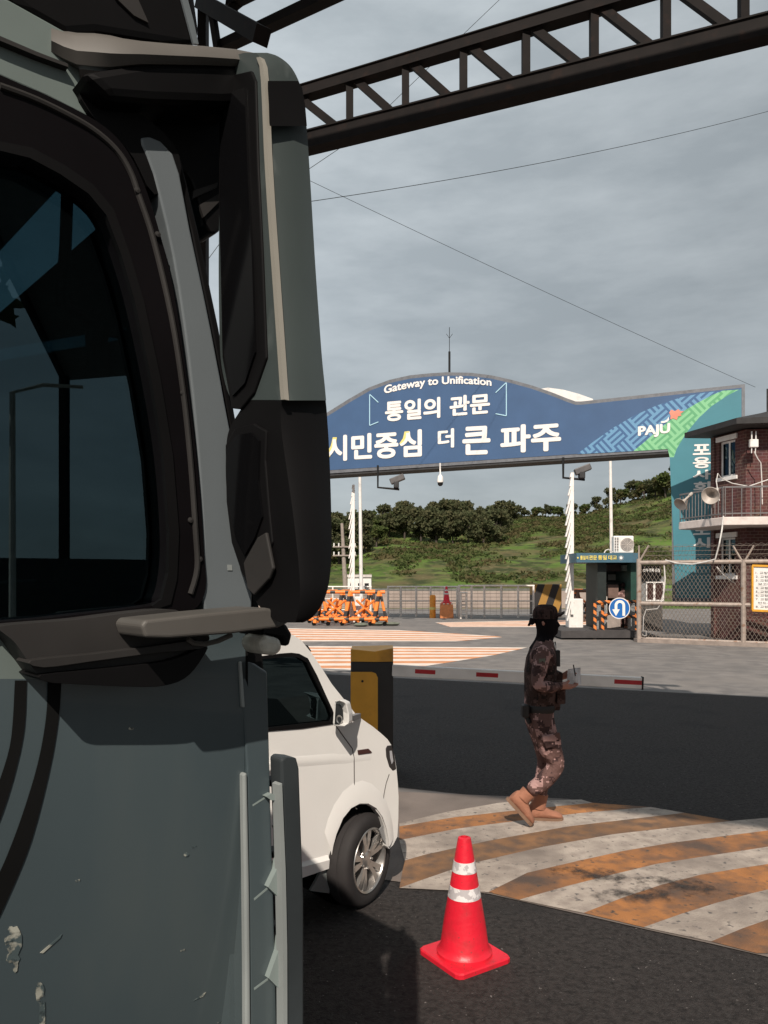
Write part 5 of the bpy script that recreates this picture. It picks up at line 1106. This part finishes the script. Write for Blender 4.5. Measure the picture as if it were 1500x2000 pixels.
cr2.add(vv, [[i*4+j, i*4+j+1, i*4+j+5, i*4+j+4] for i in range(5) for j in range(3)]); cr2.build('door_crease', M_vwhite, van, smooth=True)
rk = MB(); rk.add([V(500, 1640, -.001), V(636, 1632, -.001), V(642, 1668, -.03), V(500, 1682, -.03), V(500, 1684, -.06), V(640, 1672, -.06)], [[0, 1, 2, 3], [3, 2, 5, 4]])
rk_o = MB().loft([[VS(vs_of(V(px, 1650))[0], z, o) for z, o in ((vs_of(V(630, y0))[1], .001), (vs_of(V(630, y1))[1], .022), (vs_of(V(630, y2))[1], .014), (vs_of(V(630, y2))[1]-.02, -.04), (vs_of(V(630, y0))[1], -.04))] for px, y0, y1, y2 in ((420, 1674, 1680, 1706), (560, 1674, 1680, 1704), (640, 1672, 1680, 1698))]); rk_o.build('sill', M_vwhite, van)
vplate('mud_flap', [vs_of(V(*p)) for p in ((646, 1672), (648, 1690), (645, 1746), (608, 1741), (622, 1716), (640, 1676))], -.01, .02, mat('grey mud flap', (.17, .185, .18), .6, var=.15))
vplate('arch_liner_corner', [vs_of(V(*p)) for p in ((757, 1606), (762, 1628), (760, 1656), (750, 1640), (744, 1622))], -.015, .01, mat('grey liner', (.20, .20, .20), .7))
hl_ = vplate('headlight', [vs_of(V(*p)) for p in ((756, 1456), (765, 1455), (770, 1474), (774, 1502), (767, 1506), (760, 1498), (754, 1478), (753, 1462))], .004, .05, mat('smoked headlight', (.03, .027, .027), .12), bevel=.006)
vplate('headlight_element', [vs_of(V(*p)) for p in ((760, 1466), (764, 1466), (767, 1486), (764, 1492), (761, 1480))], .007, .01, mat('lamp inner', (.36, .36, .38), .2), parent=hl_)
rep = vplate('side_repeater', [vs_of(V(*p)) for p in ((698, 1465), (719, 1462), (726, 1469), (722, 1471), (699, 1474))], .006, .02, mat('smoked repeater', (.05, .02, .018), .2), bevel=.002)
dh = MB().box(V(532, 1496, .028), (.15, .025, .05), (va, vn, UP)); dh.build('door_handle', M_vwhite, van, bevel=.01); MB().lathe([(0, 0), (.011, 0), (.011, .004), (0, .004)], V(536, 1495, .042), vn, 12).build('key_hole', M_alloy, van)
groove([(531, 1612), (541, 1628), (544, 1648), (542, 1662)], .003)
# mirror on the door
mo = MB(); rows = [(1368, 655, 672), (1374, 652, 685), (1395, 650, 690), (1412, 649, 690), (1419, 652, 680)]
mrings = []
for py, xa, xb in rows:
    a_, b_ = V(xa, py, .06), V(xb-9, py, .19); mrings.append([a_, b_, b_+va*.05-vn*.03, a_+va*.08])
mo.loft(mrings); mh = mo.build('door_mirror', M_vwhite, van, bevel=.012, seg=3)
def on_mirror(u_, v_):
    y_ = 1368+51*v_; i_ = max(i for i in range(4) if rows[i][0] <= y_+.01); t_ = (y_-rows[i_][0])/(rows[i_+1][0]-rows[i_][0])
    A__ = mrings[i_][0].lerp(mrings[i_+1][0], t_); B__ = mrings[i_][1].lerp(mrings[i_+1][1], t_); return A__.lerp(B__, u_)
mn = (on_mirror(1, .5)-on_mirror(0, .5)).cross(Vector((0, 0, 1))).normalized()
gl = [on_mirror(*q_) for q_ in ((.22, .10), (.55, .16), (.70, .35), (.70, .70), (.58, .93), (.18, .90))]
MB().prism([p+mn*.006 for p in gl], mn*-.004).build('mirror_glass', mat('van mirror glass', (.03, .032, .034), .06, metal=.0), mh)
sm_ = on_mirror(.52, .72)+mn*.007; MB().lathe([(.018, .0), (.026, .004), (.024, .008), (.016, .004)], sm_, mn, 18).build('blind_spot_ring', M_alloy, mh)
MB().bar(V(682, 1404, .12), V(700, 1398, .0), .03, .03).build('mirror_stalk', M_vgrey, mh)
for q_ in ([(565, 1256), (600, 1262), (606, 1272)],): MB().tube([V(px, py, -.02) for px, py in q_], .006, 6).build('gutter', M_blk, van)
# wheels: the front one is turned away
def wheel(c, ax, nm='wheel'):
    Rw = .278
    w = MB().lathe([(.185, .070), (.215, .082), (.25, .080), (.268, .070), (Rw, .052), (Rw, .02), (Rw-.006, .016), (Rw-.006, .010), (Rw, .006), (Rw, -.05), (.268, -.07), (.20, -.08)], c, ax, 48).build(nm, M_tyre, van, smooth=True)
    s = ax.orthogonal().normalized(); s = (Vector((0, 0, 1))-ax*ax.z).normalized(); u = ax.cross(s)
    rim = MB().lathe([(.195, .075), (.192, .080), (.182, .076), (.172, .05), (.168, -.03)], c, ax, 48); rim.lathe([(0, .0), (.17, .0)], c+ax*-.03, ax, 32)
    P = lambda r, a, h: c+s*(r*math.cos(a))+u*(r*math.sin(a))+ax*h
    for k in range(5):
        a0 = k*2*math.pi/5+.15
        for d in (-.17, .17):
            w0, w1 = .17, .085
            rim.loft([[P(.045, a0+d*.9-.30, .052), P(.045, a0+d*.9+.30, .052), P(.045, a0+d*.9+.30, .02), P(.045, a0+d*.9-.30, .02)], [P(.11, a0+d*1.1-.135, .066), P(.11, a0+d*1.1+.135, .066), P(.11, a0+d*1.1+.16, .03), P(.11, a0+d*1.1-.16, .03)], [P(.178, a0+d*1.15-.125, .068), P(.178, a0+d*1.15+.125, .068), P(.178, a0+d*1.15+.14, .02), P(.178, a0+d*1.15-.14, .02)]])
    rim.lathe([(0, .062), (.03, .060), (.05, .052), (.06, .03)], c, ax, 24)
    for k in range(5): a0 = k*2*math.pi/5+.15+math.pi/5; rim.lathe([(0, .064), (.008, .062), (.009, .045)], P(.055, a0, 0), ax, 8)
    rim.build('rim', M_alloy, w, smooth=True)
wc = V(702, 1690, -.06); wc = Vector((wc.x, wc.y, .278))
wheel(wc, (Matrix.Rotation(R(24), 3, 'Z') @ vn).normalized()); wheel(VS(rs, .278, -.11), vn)
wheel(VS(arch_c[0], .278, -VW+.12), -vn); wheel(VS(rs, .278, -VW+.12), -vn)

# ------------------------------------------------------------------ people
def camo(name, base, light, dark, sc):
    m = bpy.data.materials.new(name); m.use_nodes = True; n = m.node_tree; b = n.nodes['Principled BSDF']; b.inputs['Roughness'].default_value = .9; b.inputs['Specular IOR Level'].default_value = .15
    t = n.nodes.new('ShaderNodeTexCoord'); sn = n.nodes.new('ShaderNodeVectorMath'); sn.operation = 'SNAP'; sn.inputs[1].default_value = (.012, .012, .012); n.links.new(t.outputs['Object'], sn.inputs[0])
    prev = None
    for k, (c, sc_k, a) in enumerate(((light, sc, .545), (dark, sc*1.3, .56), (light, sc*2.2, .63))):
        q = n.nodes.new('ShaderNodeTexNoise'); q.noise_dimensions = '4D'; q.inputs['W'].default_value = k*7.3; q.inputs['Scale'].default_value = sc_k; q.inputs['Detail'].default_value = 5; n.links.new(sn.outputs[0], q.inputs['Vector'])
        g = n.nodes.new('ShaderNodeMath'); g.operation = 'GREATER_THAN'; g.inputs[1].default_value = a; n.links.new(q.outputs['Fac'], g.inputs[0])
        x = n.nodes.new('ShaderNodeMix'); x.data_type = 'RGBA'; n.links.new(g.outputs[0], x.inputs[0]); x.inputs[7].default_value = (*c, 1)
        if prev is None: x.inputs[6].default_value = (*base, 1)
        else: n.links.new(prev, x.inputs[6])
        prev = x.outputs[2]
    n.links.new(prev, b.inputs['Base Color'])
    q = n.nodes.new('ShaderNodeTexNoise'); q.inputs['Scale'].default_value = 16; q.inputs['Detail'].default_value = 3; n.links.new(t.outputs['Object'], q.inputs['Vector'])
    bp = n.nodes.new('ShaderNodeBump'); bp.inputs['Strength'].default_value = .9; bp.inputs['Distance'].default_value = .03; n.links.new(q.outputs['Fac'], bp.inputs['Height']); n.links.new(bp.outputs[0], b.inputs['Normal'])
    return m
M_camo = camo('granite camouflage cloth', (.135, .078, .070), (.38, .235, .220), (.058, .034, .033), 9)
M_camod = camo('dark vest cloth', (.045, .026, .022), (.085, .052, .046), (.02, .014, .013), 12)
M_capc = camo('dark cap cloth', (.040, .022, .020), (.06, .036, .032), (.02, .013, .012), 14)
M_bala = mat('black balaclava cloth', (.010, .008, .009), .95, spec=.1)
M_skin = mat('skin', (.36, .17, .125), .6, var=.06)
M_boot = mat('tan suede boot', (.31, .135, .082), .85, var=.15, scale=12, bump=.3, bscale=40)
M_sole = mat('boot sole', (.19, .11, .07), .9)
M_gear = mat('black gear', (.014, .012, .012), .6)

def skin_body(name, nodes, edges, root, sub=2):
    """nodes: name -> (point, radius); one continuous skin grown over the joints"""
    keys = list(nodes); me = bpy.data.meshes.new(name); me.from_pydata([tuple(nodes[k_][0]) for k_ in keys], [(keys.index(a), keys.index(b)) for a, b in edges], [])
    o = bpy.data.objects.new(name, me); COL.objects.link(o)
    o.modifiers.new('skin', 'SKIN'); s = o.modifiers.new('sub', 'SUBSURF'); s.levels = sub; s.render_levels = sub
    for v_, k_ in zip(me.skin_vertices[0].data, keys): r_k = nodes[k_][1]; v_.radius = r_k if isinstance(r_k, tuple) else (r_k, r_k); v_.use_root = (k_ == root)
    me2 = bpy.data.meshes.new_from_object(o.evaluated_get(bpy.context.evaluated_depsgraph_get()))
    bpy.data.objects.remove(o); me2.name = name; me2.polygons.foreach_set('use_smooth', [True]*len(me2.polygons))
    return me2
SY = 6.25
def S(px, py, d=0.0): return U(px, py, SY) + Vector((0, d, 0))
J = {'pelvis': (S(1049, 1392), .135), 'waist': (S(1052, 1352), .125), 'chest': (S(1056, 1305), (.145, .13)), 'top': (S(1062, 1266), .115), 'neck': (S(1066, 1244), .06), 'skull': (S(1068, 1206), .085), 'crown': (S(1067, 1194), .06),
 'shN': (S(1051, 1272, -.16), .075), 'elN': (S(1037, 1331, -.23), .056), 'foN': (S(1064, 1336, -.20), .050), 'wrN': (S(1089, 1335, -.14), .029), 'paN': (S(1097, 1336, -.12), .030), 'kuN': (S(1106, 1337, -.11), .024),
 'shF': (S(1068, 1270, .17), .075), 'elF': (S(1060, 1328, .24), .056), 'foF': (S(1080, 1330, .18), .046), 'wrF': (S(1094, 1326, .06), .029), 'paF': (S(1102, 1322, .03), .028), 'kuF': (S(1110, 1320, .01), .022),
 'hiN': (S(1052, 1408, -.085), .112), 'thN': (S(1066, 1448, -.09), .102), 'knN': (S(1083, 1490, -.10), .078), 'caN': (S(1054, 1523, -.10), .074), 'anN': (S(1026, 1541, -.10), .058),
 'hiF': (S(1052, 1408, .085), .108), 'thF': (S(1064, 1448, .09), .094), 'knF': (S(1071, 1492, .09), .072), 'caF': (S(1063, 1530, .09), .068), 'anF': (S(1059, 1566, .09), .054)}
E_ = [('pelvis', 'waist'), ('waist', 'chest'), ('chest', 'top'), ('top', 'neck'), ('neck', 'skull'), ('skull', 'crown'), ('top', 'shN'), ('shN', 'elN'), ('elN', 'foN'), ('foN', 'wrN'), ('wrN', 'paN'), ('paN', 'kuN'),
 ('top', 'shF'), ('shF', 'elF'), ('elF', 'foF'), ('foF', 'wrF'), ('wrF', 'paF'), ('paF', 'kuF'), ('pelvis', 'hiN'), ('hiN', 'thN'), ('thN', 'knN'), ('knN', 'caN'), ('caN', 'anN'), ('pelvis', 'hiF'), ('hiF', 'thF'), ('thF', 'knF'), ('knF', 'caF'), ('caF', 'anF')]
def fingers(h, hand, dirx, up, spread):
    """four fingers of unequal length and a thumb, each its own short chain from the palm"""
    p = J[hand][0]
    for i, L in enumerate((.050, .058, .054, .042)):
        o_ = spread*(-.026+.018*i); b = p+o_+dirx*.012
        J[h+'f%da' % i] = (b+dirx*L*.35+up*.004, .0105); J[h+'f%db' % i] = (b+dirx*L*.75+up*.012, .0095); J[h+'f%dc' % i] = (b+dirx*L+up*.030, .008)
        E_.extend([(hand, h+'f%da' % i), (h+'f%da' % i, h+'f%db' % i), (h+'f%db' % i, h+'f%dc' % i)])
    pal = hand.replace('ku', 'pa'); q = J[pal][0]
    J[h+'ta'] = (q+up*.030+dirx*.012-spread*.018, .012); J[h+'tb'] = (q+up*.050+dirx*.034-spread*.014, .010)
    E_.extend([(pal, h+'ta'), (h+'ta', h+'tb')])
fingers('N', 'kuN', Vector((1, .12, -.05)).normalized(), Vector((0, 0, 1)), Vector((.1, 1, 0)))
fingers('F', 'kuF', Vector((1, -.3, .05)).normalized(), Vector((0, 0, 1)), Vector((.1, 1, .1)))
bm_ = skin_body('body', J, E_, 'pelvis')
wN = J['wrN'][0]
for q_ in (M_camo, M_skin, M_bala): bm_.materials.append(q_)
for p in bm_.polygons:
    c = p.center
    if c.x > J['wrN'][0].x+.004 and abs(c.z-wN.z) < .16 and c.z > J['pelvis'][0].z+.05: p.material_index = 1
    elif c.z > S(0, 1250).z and abs(c.y-SY) < .13: p.material_index = 2
sol = thing('person', (S(1055, 1600).x, SY, 0), 'person in brown camouflage uniform and dark cap walking right with a paper in hand', 'person')
bo = bpy.data.objects.new('body', bm_); COL.objects.link(bo); attach(bo, sol)
def oval(y, xa, xb, hw, n=20, dy=0.0, pw=1.0):
    a, b = S(xa, y), S(xb, y); c = (a+b)/2; rx = (b-a).length/2; out = []
    for j in range(n):
        t = 2*math.pi*j/n; cx_, sy_ = math.cos(t), math.sin(t); out.append(c+Vector((rx*math.copysign(abs(cx_)**pw, cx_), dy+hw*math.copysign(abs(sy_)**pw, sy_), 0)))
    return out
MB().loft([oval(*r) for r in ((1188, 1048, 1080, .055), (1197, 1044, 1088, .074), (1206, 1043, 1090, .080), (1213, 1044, 1089, .080), (1217, 1045, 1092, .078), (1221, 1046, 1094.5, .076), (1225, 1047, 1091, .074), (1230, 1048, 1090, .070), (1237, 1048, 1089, .064), (1243, 1047, 1083, .062), (1250, 1044, 1080, .072), (1258, 1039, 1080, .098), (1266, 1034, 1082, .135))]).build('balaclava', M_bala, sol, smooth=True)
MB().loft([oval(*r) for r in ((1180.5, 1056, 1074, .030), (1182, 1050, 1080, .056), (1186, 1045, 1086, .077), (1193, 1041, 1089, .088), (1202, 1040, 1089.5, .091), (1208, 1041, 1088, .090))]).build('cap', M_capc, sol, smooth=True)
bmr = MB(); top_r, bot_r = [], []
for j in range(9):
    t = -1+2*j/8; w = math.sqrt(1-t*t*.98)
    x_in, x_out = 1078+8*w, 1081+21.5*w**.7; yi, yo = 1201+3*t*t, 1193.5+7*t*t
    top_r.append((S(x_in, yi, t*.085), S((x_in+x_out)/2+1, (yi+yo)/2+1.2, t*.082), S(x_out, yo, t*.078)))
bv = [p for r in top_r for p in r]; bf = [[i*3+j, i*3+j+1, i*3+j+4, i*3+j+3] for i in range(8) for j in range(2)]
nb_ = len(bv); bmr.add(bv+[p-Vector((0, 0, .008)) for p in bv], bf+[[a+nb_ for a in q[::-1]] for q in bf]); bmr.build('cap_brim', M_capc, sol, smooth=True)
kn = MB()
for a, b, c in (((1043, 1213), (1036, 1214), (1031, 1222)), ((1043, 1214), (1037, 1217), (1033, 1216)), ((1044, 1212), (1035, 1210), (1034, 1214))): kn.tube([S(*a, -.02), S(*b, -.03), S(*c, -.02)], [.014, .018, .008], 8)
kn.build('scarf_knot', M_bala, sol, smooth=True)
MB().tube([S(1056, 1213, -.078), S(1057.5, 1217, -.086), S(1057, 1220, -.082)], [.008, .012, .007], 8).build('ear', M_skin, sol, smooth=True)
# loose jacket, vest with pouches, belt and holster
MB().loft([oval(y, a, b, h, 24, 0, .85) for y, a, b, h in ((1258, 1046, 1080, .10), (1266, 1036, 1083, .15), (1285, 1029, 1085, .168), (1310, 1025, 1086, .170), (1335, 1025, 1086, .165), (1358, 1025, 1085, .160), (1376, 1026, 1082, .155))]).build('vest', M_camod, sol, smooth=True)
MB().loft([oval(y, a, b, h, 24, 0, .85) for y, a, b, h in ((1374, 1025, 1082, .157), (1377, 1023.5, 1083, .162), (1385, 1023.5, 1082, .162), (1388, 1025, 1081, .155))]).build('belt', M_gear, sol, smooth=True)
pc = MB()
for cx_, cy_, d, sx, sy, sz in ((1090, 1353, -.07, .07, .11, .15), (1091, 1355, .07, .07, .11, .15), (1087, 1322, -.02, .06, .16, .10), (1082, 1376, .0, .07, .18, .07)): pc.box(S(cx_, cy_, d), (sx, sy, sz))
pc.build('pouch', M_camod, sol, bevel=.015)
rd = MB(); rd.box(S(1084, 1284, -.06), (.045, .06, .13)); rd.tube([S(1083, 1272, -.06), S(1081, 1252, -.06)], .006, 6); rd.build('radio', M_gear, sol, bevel=.006)
MB().tube([S(1078, 1252, -.07), S(1080, 1262, -.08), S(1083, 1270, -.075)], .005, 6).build('lanyard', M_white, sol)
ht = MB(); ht.box(S(1021, 1384, -.10), (.055, .09, .10)); ht.bar(S(1023, 1392, -.10), S(1030, 1408, -.12), .05, .03); ht.build('holster', M_gear, sol, bevel=.012)
MB().loft([[S(x, y, -.235-.004*k_) for x, y in ((1041, 1281), (1053, 1280), (1053, 1290), (1042, 1291))] for k_ in (0, 1)]).build('shoulder_patch', mat('grey patch', (.13, .14, .11), .9), sol)
pk = MB(); pk.prism([S(x, y, -.19) for x, y in ((1048, 1428), (1082, 1420), (1086, 1444), (1056, 1452))], (0, -.02, 0)); pk.build('cargo_pocket', M_camo, sol, bevel=.012, seg=3)
# boots
def boot(rings, sole, name='boot'):
    t = MB().loft(rings).build(name, M_boot, sol, smooth=True); sole_ = MB(); sole_.loft(sole); sole_.build('sole', M_sole, t, smooth=False); return t
def ring(c, f, u, rf, rs_, n=14): s = f.cross(u).normalized(); return [c+f*rf*math.cos(a)+s*rs_*math.sin(a) for a in [2*math.pi*j/n for j in range(n)]]
def make_boot(ank_top, ank, f, u, Lb=.27):
    """shaft down from the cuff, then a foot of rings along the sole direction f (towards the toe), u is the way up from the sole"""
    s = f.cross(u).normalized(); heel = ank-u*.075-f*.075
    d = (ank_top-ank).normalized(); fx = (f-d*f.dot(d)).normalized()
    sh = [ring(ank_top, fx, d, .062, .055), ring(ank_top.lerp(ank, .5), fx, d, .060, .053), ring(ank+d*.02, fx, d, .066, .050)]
    foot = []
    for x, top, w in ((-.0, .10, .030), (.03, .135, .038), (.085, .130, .040), (.13, .098, .043), (.18, .072, .048), (.225, .060, .046), (.262, .046, .036), (.278, .03, .015)):
        c = heel+f*x*Lb/.27; pts = []
        for j in range(14): a = 2*math.pi*j/14; pts.append(c+s*w*math.cos(a)*(1 if math.sin(a) < .3 else .85)+u*(top*.5+.012+top*.5*math.sin(a)))
        foot.append(pts)
    mb = MB(); mb.loft(sh); mb.loft(foot); bt = mb.build('boot', M_boot, sol, smooth=True)
    so = MB(); sr_ = []
    for x, w in ((-.012, .018), (.0, .036), (.06, .038), (.12, .040), (.18, .049), (.235, .046), (.27, .032), (.286, .012)):
        c = heel+f*x*Lb/.27; sr_.append([c-s*w-u*.004, c+s*w-u*.004, c+s*w+u*.022, c-s*w+u*.022])
    so.loft(sr_); so.build('sole', M_sole, bt)
    lc = MB()
    for k_ in range(4): c = ank+u*(.03+.028*k_)+f*(.062-.004*k_); lc.tube([c-s*.02, c+f*.006, c+s*.02], .004, 5)
    lc.build('laces', M_sole, bt)
fF = Vector((1, -.06, 0)).normalized(); aF = Vector((S(1054, 0).x, SY+.09, .085)); make_boot(Vector((S(1061, 0).x, SY+.09, S(0, 1556).z)), aF, fF, Vector((0, 0, 1)))
hN, tN = S(986, 1556, -.10), S(1029, 1603, -.10); fN = (tN-hN).normalized(); uN = Vector((-fN.z, 0, fN.x)); uN = uN if uN.x > 0 else -uN
aN = hN+fN*.075+uN*.079; make_boot(S(1028, 1540, -.10), aN, fN, uN)
# paper and pen in the hands
pp = thing('paper', S(1118, 1322, -.06), 'crumpled white paper form held in the hands of the walking person', 'paper')
pts = []
for r_i in range(6):
    for c_i in range(6):
        u_, v_ = c_i/5, r_i/5; x = 1103+27*u_+3*v_; y = 1341-34*v_-4*u_*(1-v_)-2*u_
        pts.append(S(x, y, -.09+.10*u_*.3+.05*v_+.012*math.sin(5*u_+4*v_)))
mb = MB(); mb.add(pts, [[i*6+j, i*6+j+1, i*6+j+7, i*6+j+6] for i in range(5) for j in range(5)]); mb.build('sheet', mat('paper white', (.62, .58, .57), .8), pp)
mb = MB(); mb.add([p+Vector((.006, .012, .004)) for p in pts], [[i*6+j, i*6+j+1, i*6+j+7, i*6+j+6] for i in range(5) for j in range(5)]); mb.build('rear_sheet', mat('paper grey', (.40, .37, .37), .8), pp)
tag(MB().tube([S(1119, 1318, -.08), S(1117, 1297, -.05)], .005, 6).build('pen', M_gear), 'thin black pen standing up above the paper', 'pen')

# second person in the shade of the kiosk
pX = (1217-CX)*26.75/F
def K_(x, z, y=0.0): return Vector((pX+x, 26.75+y, z+.05))
J2 = {'pelvis': (K_(0, .95), .15), 'waist': (K_(0, 1.12), .14), 'chest': (K_(0, 1.3), .16), 'neck': (K_(.0, 1.5), .06), 'head': (K_(.01, 1.65, -.02), .10), 'sl': (K_(-.2, 1.40), .07), 'el': (K_(-.27, 1.13), .05), 'wl': (K_(-.2, 1.0, -.2), .04), 'sr': (K_(.2, 1.40), .07), 'er': (K_(.27, 1.13), .05), 'wr': (K_(.2, .98, -.2), .04),
 'hl': (K_(-.1, .85), .105), 'kl': (K_(-.11, .5), .09), 'al': (K_(-.11, .27), .085), 'hr': (K_(.1, .85), .105), 'kr': (K_(.11, .5), .09), 'ar': (K_(.11, .27), .085)}
E2 = [('pelvis', 'waist'), ('waist', 'chest'), ('chest', 'neck'), ('neck', 'head'), ('chest', 'sl'), ('sl', 'el'), ('el', 'wl'), ('chest', 'sr'), ('sr', 'er'), ('er', 'wr'), ('pelvis', 'hl'), ('hl', 'kl'), ('kl', 'al'), ('pelvis', 'hr'), ('hr', 'kr'), ('kr', 'ar')]
b2 = skin_body('body', J2, E2, 'pelvis'); b2.materials.append(M_camo)
so2 = thing('person', (pX, 26.75, 0), 'person in camouflage and tan boots standing in the shade inside the kiosk', 'person')
o2 = bpy.data.objects.new('body', b2); COL.objects.link(o2); attach(o2, so2)
for x in (-.11, .11):
    mb = MB(); mb.loft([[K_(x, z)+Vector((math.cos(a)*w, math.sin(a)*l-off_, 0)) for a in [2*math.pi*j/12 for j in range(12)]] for z, w, l, off_ in ((.0, .06, .14, .06), (.05, .062, .14, .06), (.10, .06, .10, .03), (.16, .062, .075, 0), (.30, .07, .08, 0))]); mb.build('boot', M_boot, so2, smooth=True)
mb = MB(); mb.lathe([(.115, -.03), (.118, .03), (.09, .09), (0, .115)], K_(.01, 1.70), n=18); mb.build('cap', M_capc, so2, smooth=True)

# ------------------------------------------------------------------ across the road behind the camera (seen only as reflections in the lorry's window)
def RX(ang, d): a = R(ang); return Vector((math.cos(a)*d, math.sin(a)*d, 0))
lpz = RX(-30, 19); t = thing('street_lamp', lpz, 'slim grey street lamp mirrored in the lorry window', 'street lamp')
MB().tube([lpz, lpz+Vector((0, 0, 6.6)), lpz+Vector((.5, .5, 6.9)), lpz+Vector((1.2, 1.2, 7.0))], [.09, .07, .05, .045], 8).build('pole', M_rail, t)
bt_ = make_tree(11, M_foliage_dark, 15.5, 4.2, 2.2, .56); tp_ = RX(-37, 18); bt_.location = (tp_.x, tp_.y, 0); tag(bt_, 'leafy tree behind the camera mirrored in the top of the lorry window', 'tree')
w1, w2 = RX(-58, 24), RX(4, 30)
w_ = MB(); w_.prism([w1, w2, w2+Vector((0, 0, 2.6)), w1+Vector((0, 0, 2.6))], (.2, -.2, 0)); tag(w_.build('boundary_wall', mat('dark boundary wall', (.05, .05, .048), .9)), 'dark boundary wall mirrored in the lorry window', 'wall')
